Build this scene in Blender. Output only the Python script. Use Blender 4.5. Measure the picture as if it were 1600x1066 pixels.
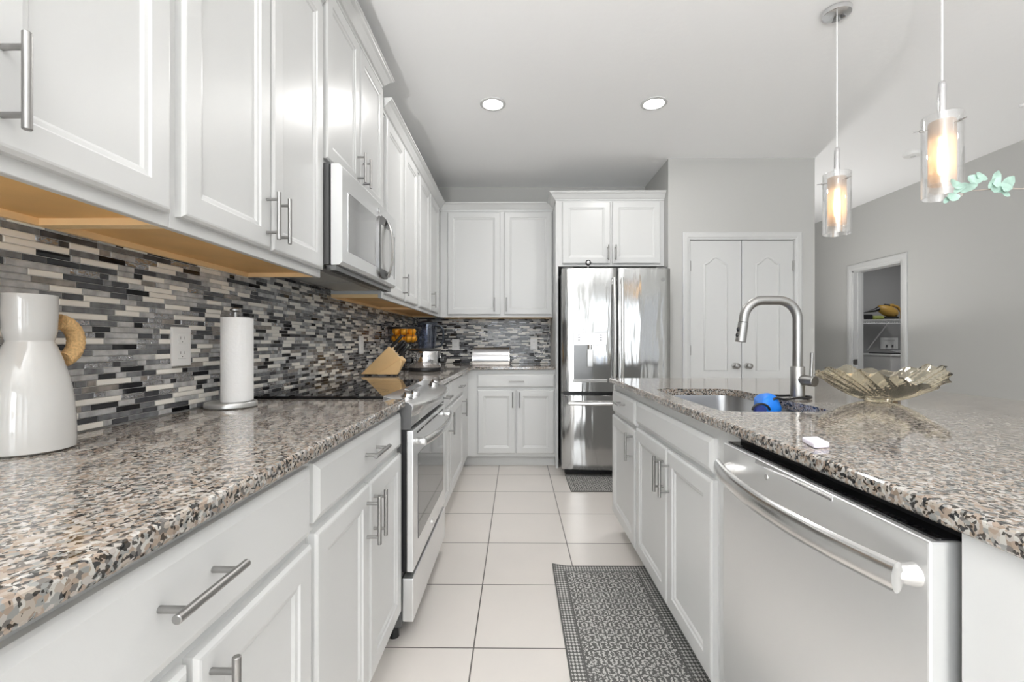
import bpy, bmesh, math, random
from mathutils import Vector, Matrix
random.seed(7)
S = bpy.context.scene
COL = S.collection
PI = math.pi
for o in list(bpy.data.objects):
    bpy.data.objects.remove(o)

# ------------------------------------------------------------------ camera
cd = bpy.data.cameras.new('camera'); cam = bpy.data.objects.new('camera', cd); COL.objects.link(cam)
cd.sensor_width = 36.0; cd.lens = 711.0 / 1600 * 36; cd.shift_y = 3.0 / 1600; cd.clip_start = 0.02
cam.location = (0, 0, 1.125); cam.rotation_euler = (PI / 2, 0, math.atan(7 / 711.0))
S.camera = cam

# ------------------------------------------------------------------ exposure, world, daylight
vs = S.view_settings
vs.view_transform = 'Standard'; vs.look = 'None'; vs.gamma = 1.0; vs.use_curve_mapping = False
vs.exposure = 0.83
S.cycles.max_bounces = 14; S.cycles.diffuse_bounces = 8; S.cycles.glossy_bounces = 6
S.cycles.transmission_bounces = 10; S.cycles.transparent_max_bounces = 12
S.cycles.caustics_reflective = False; S.cycles.caustics_refractive = False
S.cycles.sample_clamp_indirect = 6.0
W = bpy.data.worlds.new('sky'); S.world = W; W.use_nodes = True
W.node_tree.nodes['Background'].inputs[0].default_value = (0.92, 0.96, 1.0, 1)
W.node_tree.nodes['Background'].inputs[1].default_value = 0.6

def area(name, loc, rot, sx, sy, power, color=(1, 1, 1), shape='RECTANGLE'):
    l = bpy.data.lights.new(name, 'AREA'); l.shape = shape; l.size = sx; l.size_y = sy
    l.energy = power; l.color = color
    o = bpy.data.objects.new(name, l); o.location = loc; o.rotation_euler = rot; COL.objects.link(o)
    return o
REAR = -4.6
# daylight through the glass doors and windows behind the photographer
RW = ((-0.95, 0.45, 44), (0.95, 2.10, 12), (2.60, 3.90, 14))
for x0, x1, p in RW:
    area('daylight', ((x0 + x1) / 2, REAR - 0.20, 1.20), (PI / 2, 0, 0), x1 - x0, 2.3, p, (0.90, 0.955, 1.0))
area('daylight', (-1.45, -2.2, 1.25), (PI / 2, 0, -PI / 2), 2.6, 2.0, 45, (0.90, 0.955, 1.0))

# ------------------------------------------------------------------ materials
MATS = {}
def nodemat(name):
    m = bpy.data.materials.new(name); m.use_nodes = True
    nt = m.node_tree
    return m, nt, nt.nodes['Principled BSDF']
def mat(name, col, rough=0.5, metal=0.0, ior=1.5, bump=None, trans=0.0, emit=None, emit_s=0.0, coat=0.0, vary=None):
    """plain procedural material; bump=(scale, strength, (sx,sy,sz)); vary=(scale, amount)"""
    m, nt, b = nodemat(name); N = nt.nodes; L = nt.links
    b.inputs['Base Color'].default_value = (*col, 1); b.inputs['Roughness'].default_value = rough
    b.inputs['Metallic'].default_value = metal; b.inputs['IOR'].default_value = ior
    b.inputs['Transmission Weight'].default_value = trans; b.inputs['Coat Weight'].default_value = coat
    if emit:
        b.inputs['Emission Color'].default_value = (*emit, 1); b.inputs['Emission Strength'].default_value = emit_s
    g = N.new('ShaderNodeNewGeometry')
    if bump:
        mp = N.new('ShaderNodeMapping'); mp.inputs['Scale'].default_value = bump[2] if len(bump) > 2 else (1, 1, 1)
        L.new(g.outputs['Position'], mp.inputs['Vector'])
        n = N.new('ShaderNodeTexNoise'); n.inputs['Scale'].default_value = bump[0]; n.inputs['Detail'].default_value = 3
        L.new(mp.outputs[0], n.inputs['Vector'])
        bp = N.new('ShaderNodeBump'); bp.inputs['Strength'].default_value = bump[1]; bp.inputs['Distance'].default_value = bump[3] if len(bump) > 3 else 0.01
        L.new(n.outputs[0], bp.inputs['Height']); L.new(bp.outputs[0], b.inputs['Normal'])
    if vary:
        n2 = N.new('ShaderNodeTexNoise'); n2.inputs['Scale'].default_value = vary[0]; n2.inputs['Detail'].default_value = 4
        L.new(g.outputs['Position'], n2.inputs['Vector'])
        r = N.new('ShaderNodeValToRGB'); a = vary[1]
        r.color_ramp.elements[0].position = 0.3; r.color_ramp.elements[1].position = 0.7
        r.color_ramp.elements[0].color = (*[c * (1 - a) for c in col], 1); r.color_ramp.elements[1].color = (*[min(1, c * (1 + a)) for c in col], 1)
        L.new(n2.outputs[0], r.inputs[0]); L.new(r.outputs[0], b.inputs['Base Color'])
    MATS[name] = m
    return m
cab = mat('cabinet_white', (0.64, 0.645, 0.64), 0.32)
wallp = mat('wall_paint', (0.51, 0.51, 0.495), 0.85, bump=(180, 0.05))
ceilp = mat('ceiling_paint', (0.93, 0.935, 0.94), 0.9, bump=(28, 0.25, (1, 1, 1), 0.004))
trimp = mat('trim_white', (0.60, 0.605, 0.60), 0.40)
wood_under = mat('maple_veneer', (0.84, 0.51, 0.19), 0.45, vary=(6, 0.10))
wood_edge = mat('maple_edge', (0.90, 0.66, 0.36), 0.5, vary=(8, 0.06))
nickel = mat('brushed_nickel', (0.36, 0.355, 0.345), 0.36, 1.0)
chrome = mat('chrome', (0.75, 0.75, 0.76), 0.08, 1.0)
steel = mat('brushed_steel', (0.84, 0.845, 0.845), 0.30, 0.8, bump=(3, 0.03, (1, 1, 1), 0.02))
fsteel = mat('fridge_steel', (0.47, 0.47, 0.465), 0.11, 1.0, bump=(1.0, 0.55, (6.5, 6.5, 0.9), 0.016))
hsteel = mat('handle_steel', (0.76, 0.755, 0.745), 0.22, 1.0)
dsteel = mat('dark_steel', (0.25, 0.25, 0.25), 0.3, 1.0)
charcoal = mat('charcoal_enamel', (0.11, 0.11, 0.11), 0.4)
black = mat('black_plastic', (0.012, 0.012, 0.013), 0.35)
blackglass = mat('black_glass', (0.006, 0.006, 0.007), 0.03, ior=1.52)
ovenglass = mat('oven_glass', (0.10, 0.10, 0.10), 0.04, ior=2.4)
mwglass = mat('microwave_glass', (0.58, 0.58, 0.58), 0.10, 0.8)
white_pl = mat('white_plastic', (0.82, 0.82, 0.81), 0.3)
ceramic = mat('white_ceramic', (0.58, 0.577, 0.56), 0.08, coat=0.6)
paper = mat('paper_towel', (0.86, 0.86, 0.855), 0.95, bump=(90, 0.15))
rope = mat('tan_rope', (0.66, 0.43, 0.20), 0.9, vary=(220, 0.22), bump=(120, 0.6, (1, 1, 1), 0.006))
blockwood = mat('beech_block', (0.80, 0.54, 0.26), 0.4, vary=(7, 0.10))
orange = mat('orange_peel', (0.95, 0.42, 0.02), 0.45, bump=(300, 0.15))
onion = mat('pale_vegetable', (0.72, 0.75, 0.66), 0.4)
blue = mat('blue_silicone', (0.005, 0.19, 0.75), 0.45)
dblue = mat('dark_blue_foam', (0.02, 0.04, 0.22), 0.8)
lilac = mat('lilac_foam', (0.80, 0.76, 0.86), 0.8)
leaf = mat('eucalyptus_leaf', (0.40, 0.57, 0.49), 0.6, vary=(25, 0.25))
stemm = mat('twig_brown', (0.45, 0.38, 0.33), 0.7)
terr = mat('grey_stoneware', (0.45, 0.44, 0.42), 0.5)
cordw = mat('clear_cord', (0.88, 0.88, 0.88), 0.3)
lensm = mat('lamp_lens', (0.9, 0.9, 0.9), 0.5, emit=(1.0, 0.98, 0.95), emit_s=8)
bulbm = mat('bulb_filament', (1, 0.8, 0.5), 0.5, emit=(1.0, 0.74, 0.40), emit_s=5.5)
clear = mat('clear_glass', (1, 1, 1), 0.0, ior=1.25, trans=1.0)
wireshelf = mat('white_wire', (0.8, 0.8, 0.8), 0.4)
yellow = mat('mustard_plastic', (0.45, 0.27, 0.06), 0.45)
green = mat('olive_green', (0.28, 0.32, 0.08), 0.6)
washer_w = mat('washer_enamel', (0.75, 0.75, 0.75), 0.3)
grout = mat('mosaic_grout', (0.55, 0.54, 0.52), 0.8)
tcream = mat('cream_tile', (0.84, 0.81, 0.75), 0.18)
tgrey = mat('grey_marble_tile', (0.17, 0.173, 0.18), 0.22, vary=(40, 0.35))
tlight = mat('pale_marble_tile', (0.45, 0.45, 0.45), 0.2, vary=(35, 0.3))
tdark = mat('charcoal_tile', (0.055, 0.056, 0.062), 0.2, vary=(30, 0.4))
tblack = mat('black_glass_tile', (0.008, 0.008, 0.010), 0.04)
ttaupe = mat('taupe_tile', (0.27, 0.245, 0.22), 0.2, vary=(40, 0.3))
tmirror = mat('wavy_glass_tile', (0.42, 0.42, 0.43), 0.06, 0.85, bump=(55, 0.9, (1, 1, 1), 0.01))

def amber():
    m, nt, b = nodemat('amber_glass'); N = nt.nodes; L = nt.links
    b.inputs['Base Color'].default_value = (1.0, 0.84, 0.70, 1); b.inputs['Roughness'].default_value = 0.25
    b.inputs['Transmission Weight'].default_value = 0.55; b.inputs['IOR'].default_value = 1.2
    t = N.new('ShaderNodeBsdfTranslucent'); t.inputs[0].default_value = (1.0, 0.88, 0.77, 1)
    tr = N.new('ShaderNodeBsdfTransparent'); tr.inputs[0].default_value = (1, 0.94, 0.88, 1)
    mx = N.new('ShaderNodeMixShader'); mx.inputs[0].default_value = 0.35
    mx2 = N.new('ShaderNodeMixShader'); mx2.inputs[0].default_value = 0.35
    L.new(tr.outputs[0], mx.inputs[1]); L.new(t.outputs[0], mx.inputs[2])
    L.new(mx.outputs[0], mx2.inputs[1]); L.new(b.outputs[0], mx2.inputs[2])
    L.new(mx2.outputs[0], N['Material Output'].inputs[0])
    return m
amberm = amber()

def thinglass(name, tint, gl_tint, rough, fac_lo=0.08, fac_hi=0.75):
    """thin clear glass: transparent with fresnel gloss"""
    m, nt, b = nodemat(name); N = nt.nodes; L = nt.links
    N.remove(b)
    tr = N.new('ShaderNodeBsdfTransparent'); tr.inputs[0].default_value = (*tint, 1)
    g = N.new('ShaderNodeBsdfGlossy'); g.inputs['Color'].default_value = (*gl_tint, 1); g.inputs['Roughness'].default_value = rough
    lw = N.new('ShaderNodeLayerWeight'); lw.inputs[0].default_value = 0.35
    mr = N.new('ShaderNodeMapRange'); mr.inputs[3].default_value = fac_lo; mr.inputs[4].default_value = fac_hi
    L.new(lw.outputs['Facing'], mr.inputs[0])
    mx = N.new('ShaderNodeMixShader'); L.new(mr.outputs[0], mx.inputs[0])
    L.new(tr.outputs[0], mx.inputs[1]); L.new(g.outputs[0], mx.inputs[2])
    L.new(mx.outputs[0], N['Material Output'].inputs[0])
    return m
smoke = thinglass('smoked_plastic', (0.66, 0.69, 0.76), (0.8, 0.85, 0.95), 0.08, 0.10, 0.7)
shadeglass = thinglass('shade_glass', (0.97, 0.97, 0.97), (0.95, 0.95, 0.95), 0.04)

def bowlmat():
    m, nt, b = nodemat('gold_glass'); N = nt.nodes; L = nt.links
    N.remove(b)
    g = N.new('ShaderNodeBsdfGlossy'); g.inputs['Color'].default_value = (1.0, 0.985, 0.95, 1); g.inputs['Roughness'].default_value = 0.05
    tr = N.new('ShaderNodeBsdfTransparent'); tr.inputs[0].default_value = (1.0, 0.975, 0.90, 1)
    df = N.new('ShaderNodeBsdfTranslucent'); df.inputs[0].default_value = (1.0, 0.95, 0.84, 1)
    lw = N.new('ShaderNodeLayerWeight'); lw.inputs[0].default_value = 0.22
    m1 = N.new('ShaderNodeMixShader'); m1.inputs[0].default_value = 0.17; L.new(tr.outputs[0], m1.inputs[1]); L.new(df.outputs[0], m1.inputs[2])
    m2 = N.new('ShaderNodeMixShader'); L.new(lw.outputs['Fresnel'], m2.inputs[0]); L.new(m1.outputs[0], m2.inputs[1]); L.new(g.outputs[0], m2.inputs[2])
    L.new(m2.outputs[0], N['Material Output'].inputs[0])
    return m
goldglass = bowlmat()

def granite():
    m, nt, b = nodemat('speckled_granite'); N = nt.nodes; L = nt.links
    g = N.new('ShaderNodeNewGeometry')
    nz = N.new('ShaderNodeTexNoise'); nz.inputs['Scale'].default_value = 60; nz.inputs['Detail'].default_value = 3
    L.new(g.outputs['Position'], nz.inputs['Vector'])
    va = N.new('ShaderNodeVectorMath'); va.operation = 'MULTIPLY_ADD'
    va.inputs[1].default_value = (0.012, 0.012, 0.012)
    L.new(nz.outputs['Color'], va.inputs[0]); L.new(g.outputs['Position'], va.inputs[2])
    def vor(scale):
        v = N.new('ShaderNodeTexVoronoi'); v.inputs['Scale'].default_value = scale
        L.new(va.outputs[0], v.inputs['Vector'])
        sp = N.new('ShaderNodeSeparateColor'); L.new(v.outputs['Color'], sp.inputs[0]); return sp
    v1 = vor(165)
    r1 = N.new('ShaderNodeValToRGB'); r1.color_ramp.interpolation = 'CONSTANT'
    els = [(0.0, (0.36, 0.315, 0.27)), (0.20, (0.31, 0.245, 0.195)), (0.36, (0.39, 0.36, 0.33)), (0.52, (0.25, 0.25, 0.24)),
           (0.66, (0.14, 0.13, 0.12)), (0.75, (0.46, 0.44, 0.41)), (0.86, (0.25, 0.195, 0.155)), (0.93, (0.04, 0.04, 0.04))]
    cr = r1.color_ramp
    while len(cr.elements) < len(els): cr.elements.new(0.5)
    for e, (p, c) in zip(cr.elements, els): e.position = p; e.color = (*c, 1)
    L.new(v1.outputs[0], r1.inputs[0])
    v2 = vor(240)
    r2 = N.new('ShaderNodeValToRGB'); r2.color_ramp.interpolation = 'CONSTANT'
    r2.color_ramp.elements[0].color = (1, 1, 1, 1); r2.color_ramp.elements[1].color = (0.14, 0.135, 0.13, 1)
    r2.color_ramp.elements[1].position = 0.83
    L.new(v2.outputs[1], r2.inputs[0])
    mx = N.new('ShaderNodeMixRGB'); mx.blend_type = 'MULTIPLY'; mx.inputs[0].default_value = 1
    L.new(r1.outputs[0], mx.inputs[1]); L.new(r2.outputs[0], mx.inputs[2])
    L.new(mx.outputs[0], b.inputs['Base Color'])
    b.inputs['Roughness'].default_value = 0.05; b.inputs['IOR'].default_value = 1.6
    return m
gran = granite()

def floortile():
    m, nt, b = nodemat('floor_tile'); N = nt.nodes; L = nt.links
    g = N.new('ShaderNodeNewGeometry')
    mp = N.new('ShaderNodeMapping'); mp.vector_type = 'TEXTURE'
    mp.inputs['Location'].default_value = (-0.158, 1.676, 0)
    L.new(g.outputs['Position'], mp.inputs['Vector'])
    br = N.new('ShaderNodeTexBrick'); br.offset = 0.0; br.squash = 1.0
    br.inputs['Scale'].default_value = 1.0; br.inputs['Brick Width'].default_value = 0.4405; br.inputs['Row Height'].default_value = 0.4405
    br.inputs['Mortar Size'].default_value = 0.0028; br.inputs['Mortar Smooth'].default_value = 0.1; br.inputs['Bias'].default_value = 0
    br.inputs['Color1'].default_value = (0.70, 0.665, 0.63, 1); br.inputs['Color2'].default_value = (0.72, 0.685, 0.65, 1)
    br.inputs['Mortar'].default_value = (0.13, 0.12, 0.11, 1)
    L.new(mp.outputs[0], br.inputs['Vector'])
    n = N.new('ShaderNodeTexNoise'); n.inputs['Scale'].default_value = 3.5; n.inputs['Detail'].default_value = 5
    L.new(g.outputs['Position'], n.inputs['Vector'])
    r = N.new('ShaderNodeValToRGB'); r.color_ramp.elements[0].color = (0.93, 0.93, 0.93, 1); r.color_ramp.elements[1].color = (1.04, 1.03, 1.02, 1)
    L.new(n.outputs[0], r.inputs[0])
    mx = N.new('ShaderNodeMixRGB'); mx.blend_type = 'MULTIPLY'; mx.inputs[0].default_value = 1
    L.new(br.outputs[0], mx.inputs[1]); L.new(r.outputs[0], mx.inputs[2]); L.new(mx.outputs[0], b.inputs['Base Color'])
    b.inputs['Roughness'].default_value = 0.28
    bp = N.new('ShaderNodeBump'); bp.invert = True; bp.inputs['Strength'].default_value = 0.5; bp.inputs['Distance'].default_value = 0.003
    L.new(br.outputs['Fac'], bp.inputs['Height']); L.new(bp.outputs[0], b.inputs['Normal'])
    return m
floorm = floortile()

def matweave(name, x0, x1, y0, y1, border):
    """charcoal runner with pale woven flecks, finer checks in the border band"""
    m, nt, b = nodemat(name); N = nt.nodes; L = nt.links
    g = N.new('ShaderNodeNewGeometry'); sp = N.new('ShaderNodeSeparateXYZ'); L.new(g.outputs['Position'], sp.inputs[0])
    def math_(op, a, bb=None):
        n = N.new('ShaderNodeMath'); n.operation = op
        for i, v in enumerate((a, bb)):
            if v is None: continue
            if isinstance(v, (int, float)): n.inputs[i].default_value = v
            else: L.new(v, n.inputs[i])
        return n.outputs[0]
    X, Y = sp.outputs[0], sp.outputs[1]
    d1 = math_('MINIMUM', math_('SUBTRACT', X, x0), math_('SUBTRACT', x1, X))
    d2 = math_('MINIMUM', math_('SUBTRACT', Y, y0), math_('SUBTRACT', y1, Y))
    d = math_('MINIMUM', d1, d2)
    inb = math_('LESS_THAN', d, border)
    line = math_('MULTIPLY', math_('GREATER_THAN', d, border - 0.004), math_('LESS_THAN', d, border + 0.004))
    rim = math_('LESS_THAN', d, 0.006)
    # border: small checks
    sx = math_('SINE', math_('MULTIPLY', X, 2 * PI / 0.013)); sy = math_('SINE', math_('MULTIPLY', Y, 2 * PI / 0.017))
    chk = math_('GREATER_THAN', math_('ADD', sx, sy), 0.15)
    # centre: rows of small daisy-like motifs, broken up by noise
    cu = math_('SUBTRACT', math_('FRACT', math_('DIVIDE', X, 0.036)), 0.5); cv = math_('SUBTRACT', math_('FRACT', math_('DIVIDE', Y, 0.042)), 0.5)
    rr = math_('SQRT', math_('ADD', math_('MULTIPLY', cu, cu), math_('MULTIPLY', cv, cv)))
    th = math_('ARCTAN2', cv, cu)
    pet = math_('COSINE', math_('MULTIPLY', th, 6.0))
    nz = N.new('ShaderNodeTexNoise'); nz.inputs['Scale'].default_value = 150; nz.inputs['Detail'].default_value = 2; L.new(g.outputs['Position'], nz.inputs['Vector'])
    nn = math_('MULTIPLY', math_('SUBTRACT', nz.outputs[0], 0.5), 9.0)
    f1 = math_('GREATER_THAN', math_('ADD', pet, nn), 0.15)
    f2 = math_('MULTIPLY', math_('GREATER_THAN', rr, 0.14), math_('LESS_THAN', rr, 0.56))
    fl = math_('MULTIPLY', f1, f2)
    sel = math_('ADD', math_('MULTIPLY', inb, chk), math_('MULTIPLY', math_('SUBTRACT', 1.0, inb), fl))
    sel = math_('MULTIPLY', sel, math_('SUBTRACT', 1.0, math_('MAXIMUM', rim, line)))
    mx = N.new('ShaderNodeMixRGB'); L.new(sel, mx.inputs[0])
    mx.inputs[1].default_value = (0.105, 0.105, 0.10, 1); mx.inputs[2].default_value = (0.50, 0.49, 0.47, 1)
    L.new(mx.outputs[0], b.inputs['Base Color']); b.inputs['Roughness'].default_value = 0.95
    bp = N.new('ShaderNodeBump'); bp.inputs['Strength'].default_value = 0.4; bp.inputs['Distance'].default_value = 0.003
    L.new(sel, bp.inputs['Height']); L.new(bp.outputs[0], b.inputs['Normal'])
    return m

# ------------------------------------------------------------------ builders
WL = {}          # world location of every object's origin
def thing(name, label, cat, loc, group=None):
    o = bpy.data.objects.new(name, None); o.empty_display_size = 0.05
    COL.objects.link(o); o.location = loc; WL[o.name] = Vector(loc)
    o['label'] = label; o['category'] = cat
    if group: o['group'] = group
    return o
def obj(name, bm, m, parent=None, loc=None, label=None, smooth=None):
    """link a bmesh given in world coordinates as ONE object; its origin is the parent's (or loc)"""
    me = bpy.data.meshes.new(name)
    org = WL[parent.name] if parent else Vector(loc or (0, 0, 0))
    bmesh.ops.recalc_face_normals(bm, faces=bm.faces)
    bmesh.ops.translate(bm, verts=bm.verts, vec=-org)
    bm.to_mesh(me); bm.free()
    for mm in (m if isinstance(m, (list, tuple)) else [m]): me.materials.append(mm)
    if smooth is not None:
        for p in me.polygons: p.use_smooth = True
        if hasattr(me, 'set_sharp_from_angle'): me.set_sharp_from_angle(angle=math.radians(smooth))
    o = bpy.data.objects.new(name, me); COL.objects.link(o)
    if parent: o.parent = parent
    else: o.location = org
    WL[o.name] = org
    if label: o['label'] = label
    return o
def tag(o, label, cat, group=None):
    o['label'] = label; o['category'] = cat
    if group: o['group'] = group
    return o
def struct(name, bm, m, loc=None, smooth=None):
    o = obj(name, bm, m, None, loc, None, smooth); o['kind'] = 'structure'; return o
def NB(): return bmesh.new()
def box(bm, x0, y0, z0, x1, y1, z1, bev=0.0, seg=2, mi=0):
    x0, x1 = sorted((x0, x1)); y0, y1 = sorted((y0, y1)); z0, z1 = sorted((z0, z1))
    v = [bm.verts.new(p) for p in ((x0, y0, z0), (x1, y0, z0), (x1, y1, z0), (x0, y1, z0), (x0, y0, z1), (x1, y0, z1), (x1, y1, z1), (x0, y1, z1))]
    f = [bm.faces.new([v[i] for i in q]) for q in ((3, 2, 1, 0), (4, 5, 6, 7), (0, 1, 5, 4), (1, 2, 6, 5), (2, 3, 7, 6), (3, 0, 4, 7))]
    for q in f: q.material_index = mi
    if bev > 0:
        ed = list({e for q in f for e in q.edges})
        r = bmesh.ops.bevel(bm, geom=ed, offset=bev, segments=seg, affect='EDGES', profile=0.5)
        for q in r['faces']: q.material_index = mi
    return bm
def ring_stack(bm, loops, cap0=True, cap1=True, mi=0):
    """loops: equal-length point lists, skinned in order"""
    vs_ = [[bm.verts.new(p) for p in lp] for lp in loops]
    n = len(vs_[0])
    for a, b in zip(vs_, vs_[1:]):
        for i in range(n):
            j = (i + 1) % n
            q = bm.faces.new((a[i], a[j], b[j], b[i])); q.material_index = mi
    if cap0: bm.faces.new(list(reversed(vs_[0]))).material_index = mi
    if cap1: bm.faces.new(vs_[-1]).material_index = mi
    return bm
def frame_axes(d):
    d = Vector(d).normalized()
    a = Vector((0, 0, 1)) if abs(d.z) < 0.9 else Vector((1, 0, 0))
    u = d.cross(a).normalized(); return u, d.cross(u).normalized()
def cyl(bm, p0, p1, r0, r1=None, n=24, bev=0.0, mi=0):
    r1 = r0 if r1 is None else r1
    p0 = Vector(p0); p1 = Vector(p1); d = (p1 - p0).normalized(); u, w = frame_axes(d)
    def lp(c, r): return [c + (u * math.cos(t) + w * math.sin(t)) * r for t in [2 * PI * i / n for i in range(n)]]
    if bev: loops = [lp(p0, r0 - bev), lp(p0 + d * bev, r0), lp(p1 - d * bev, r1), lp(p1, r1 - bev)]
    else: loops = [lp(p0, r0), lp(p1, r1)]
    return ring_stack(bm, loops, mi=mi)
def tube(bm, pts, r, n=12, closed=False, flat=None, up=None, mi=0):
    """sweep along pts; r number or list; flat=(a,b) elliptical half-sizes along (side, up)"""
    P = [Vector(p) for p in pts]; k = len(P)
    loops = []; pu = None
    for i in range(k):
        if closed: d = P[(i + 1) % k] - P[i - 1]
        else: d = P[min(i + 1, k - 1)] - P[max(i - 1, 0)]
        d.normalize()
        if up is not None:
            w = Vector(up); u = d.cross(w).normalized(); w = u.cross(d).normalized()
        elif pu is None: u, w = frame_axes(d)
        else:
            u = (pu - d * pu.dot(d)).normalized(); w = d.cross(u).normalized()
        pu = u
        rr = r[i] if isinstance(r, (list, tuple)) else r
        a, b = (flat if flat else (rr, rr))
        loops.append([P[i] + u * math.cos(t) * a + w * math.sin(t) * b for t in [2 * PI * j / n for j in range(n)]])
    if closed:
        loops.append(loops[0])
        vs_ = [[bm.verts.new(p) for p in lp] for lp in loops[:-1]]
        for a, b in zip(vs_, vs_[1:] + vs_[:1]):
            for i in range(n):
                j = (i + 1) % n; bm.faces.new((a[i], a[j], b[j], b[i])).material_index = mi
        return bm
    return ring_stack(bm, loops, mi=mi)
def lathe(bm, c, prof, n=48, cap0=True, cap1=True, mi=0):
    """prof: (radius, z) pairs, from bottom"""
    return ring_stack(bm, [[Vector((c[0] + r * math.cos(2 * PI * i / n), c[1] + r * math.sin(2 * PI * i / n), c[2] + z)) for i in range(n)] for r, z in prof], cap0, cap1, mi)
def prism(bm, poly, vec, bev=0.0, mi=0):
    """poly: list of 3D points (planar), extruded along vec"""
    v = Vector(vec); a = [Vector(p) for p in poly]
    n0 = len(bm.verts)
    ring_stack(bm, [a, [p + v for p in a]], mi=mi)
    if bev:
        bm.verts.ensure_lookup_table()
        nv = set(bm.verts[n0:]); ed = [e for e in bm.edges if e.verts[0] in nv and e.verts[1] in nv]
        bmesh.ops.bevel(bm, geom=ed, offset=bev, segments=2, affect='EDGES', profile=0.5)
    return bm
def sphere(bm, c, r, sx=1, sy=1, sz=1, seg=20, rings=12):
    m4 = Matrix.Translation(Vector(c)) @ Matrix.Diagonal((r * sx, r * sy, r * sz, 1))
    bmesh.ops.create_uvsphere(bm, u_segments=seg, v_segments=rings, radius=1, matrix=m4); return bm
def arc(c, r, a0, a1, n, plane='xz'):
    out = []
    for i in range(n + 1):
        t = a0 + (a1 - a0) * i / n
        if plane == 'xz': out.append((c[0] + r * math.cos(t), c[1], c[2] + r * math.sin(t)))
        elif plane == 'xy': out.append((c[0] + r * math.cos(t), c[1] + r * math.sin(t), c[2]))
        else: out.append((c[0], c[1] + r * math.cos(t), c[2] + r * math.sin(t)))
    return out

class Face:
    """a cabinet front: u runs along the run, z up, n points out into the room"""
    def __init__(s, kind, pos):
        s.kind, s.pos = kind, pos
    def p(s, u, z, d):
        if s.kind == '+x': return Vector((s.pos + d, u, z))
        if s.kind == '-x': return Vector((s.pos - d, u, z))
        return Vector((u, s.pos - d, z))      # '-y'
    def rect(s, u0, u1, z0, z1, d): return [s.p(u0, z0, d), s.p(u1, z0, d), s.p(u1, z1, d), s.p(u0, z1, d)]
T = 0.020
def door_bm(F, u0, u1, z0, z1, st=0.055):
    bm = NB(); L = []
    for ins, d in ((0, 0), (0, T - 0.006), (0.006, T - 0.001), (0.010, T), (st, T), (st + 0.004, T - 0.004), (st + 0.012, T - 0.0055), (st + 0.018, T - 0.010)):
        L.append(F.rect(u0 + ins, u1 - ins, z0 + ins, z1 - ins, d))
    return ring_stack(bm, L)
def drawer_bm(F, u0, u1, z0, z1, panel=False):
    bm = NB(); L = []
    pr = [(0, 0), (0, T - 0.009), (0.004, T - 0.006), (0.016, T)]
    for ins, d in pr: L.append(F.rect(u0 + ins, u1 - ins, z0 + ins, z1 - ins, d))
    return ring_stack(bm, L)
def pull_bm(F, u, z, horiz=False, length=0.138, sp=0.096, off=0.036, r=0.006):
    bm = NB(); h = length / 2; q = sp / 2; d0 = T
    if horiz:
        cyl(bm, F.p(u - h, z, d0 + off), F.p(u + h, z, d0 + off), r, n=16, bev=0.001)
        for s in (-q, q): cyl(bm, F.p(u + s, z, d0 - 0.001), F.p(u + s, z, d0 + off), 0.0045, n=12)
    else:
        cyl(bm, F.p(u, z - h, d0 + off), F.p(u, z + h, d0 + off), r, n=16, bev=0.001)
        for s in (-q, q): cyl(bm, F.p(u, z + s, d0 - 0.001), F.p(u, z + s, d0 + off), 0.0045, n=12)
    return bm
def door(t, F, u0, u1, z0, z1, pull=None, st=0.055):
    d = obj('door', door_bm(F, u0, u1, z0, z1, st), cab, t)
    if pull: obj('handle', pull_bm(F, *pull), nickel, d, smooth=40)
    return d
def drawer(t, F, u0, u1, z0, z1, pull=None, name='drawer'):
    d = obj(name, drawer_bm(F, u0, u1, z0, z1), cab, t)
    if pull: obj('handle', pull_bm(F, pull[0], pull[1], True), nickel, d, smooth=40)
    return d

# ------------------------------------------------------------------ room shell
WX, RX, BY, PY, CZ = -1.03, 4.03, 4.72, 4.0, 2.74
CX1, CY1 = 5.7, 6.35       # laundry closet
bm = NB(); box(bm, WX - 0.12, REAR - 0.12, -0.08, CX1 + 0.1, 8.2, 0.0); struct('floor', bm, floorm)
bm = NB(); box(bm, WX - 0.12, REAR - 0.12, CZ, CX1 + 0.1, 8.2, CZ + 0.1); struct('ceiling', bm, ceilp)
bm = NB(); V0, V1 = -3.5, -0.9
for y0, y1, z0, z1 in ((V1, BY + 0.12, 0, CZ), (REAR - 0.12, V0, 0, CZ), (V0, V1, 0, 0.25), (V0, V1, 2.25, CZ)):
    box(bm, WX - 0.12, y0, z0, WX, y1, z1)
struct('wall_left', bm, wallp)
bm = NB()
for y in (V0, -2.23, V1 - 0.06): box(bm, WX - 0.09, y, 0.25, WX - 0.03, y + 0.06, 2.25)
for z in (0.25, 2.19): box(bm, WX - 0.09, V0 + 0.06, z, WX - 0.03, V1 - 0.06, z + 0.06)
struct('window_2', bm, trimp)
bm = NB(); box(bm, WX, BY, 0, 1.33, BY + 0.12, CZ); struct('wall_back', bm, wallp)
# pantry box: front wall with the door opening, side wall, hall side
DX0, DX1, DZ = 1.515, 2.428, 2.03
bm = NB()
box(bm, 1.33, PY, 0, DX0, PY + 0.11, CZ); box(bm, DX1, PY, 0, 2.605, PY + 0.11, CZ); box(bm, DX0, PY, DZ, DX1, PY + 0.11, CZ)
box(bm, 1.33, PY + 0.11, 0, 1.44, BY + 0.12, CZ); box(bm, 2.495, PY + 0.11, 0, 2.605, 8.1, CZ)
box(bm, 1.44, BY + 0.01, 0, 2.495, BY + 0.12, CZ)
struct('wall_pantry', bm, wallp)
bm = NB(); box(bm, 2.5, 8.1, 0, CX1 + 0.1, 8.2, CZ); struct('wall_hall', bm, wallp)
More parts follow.
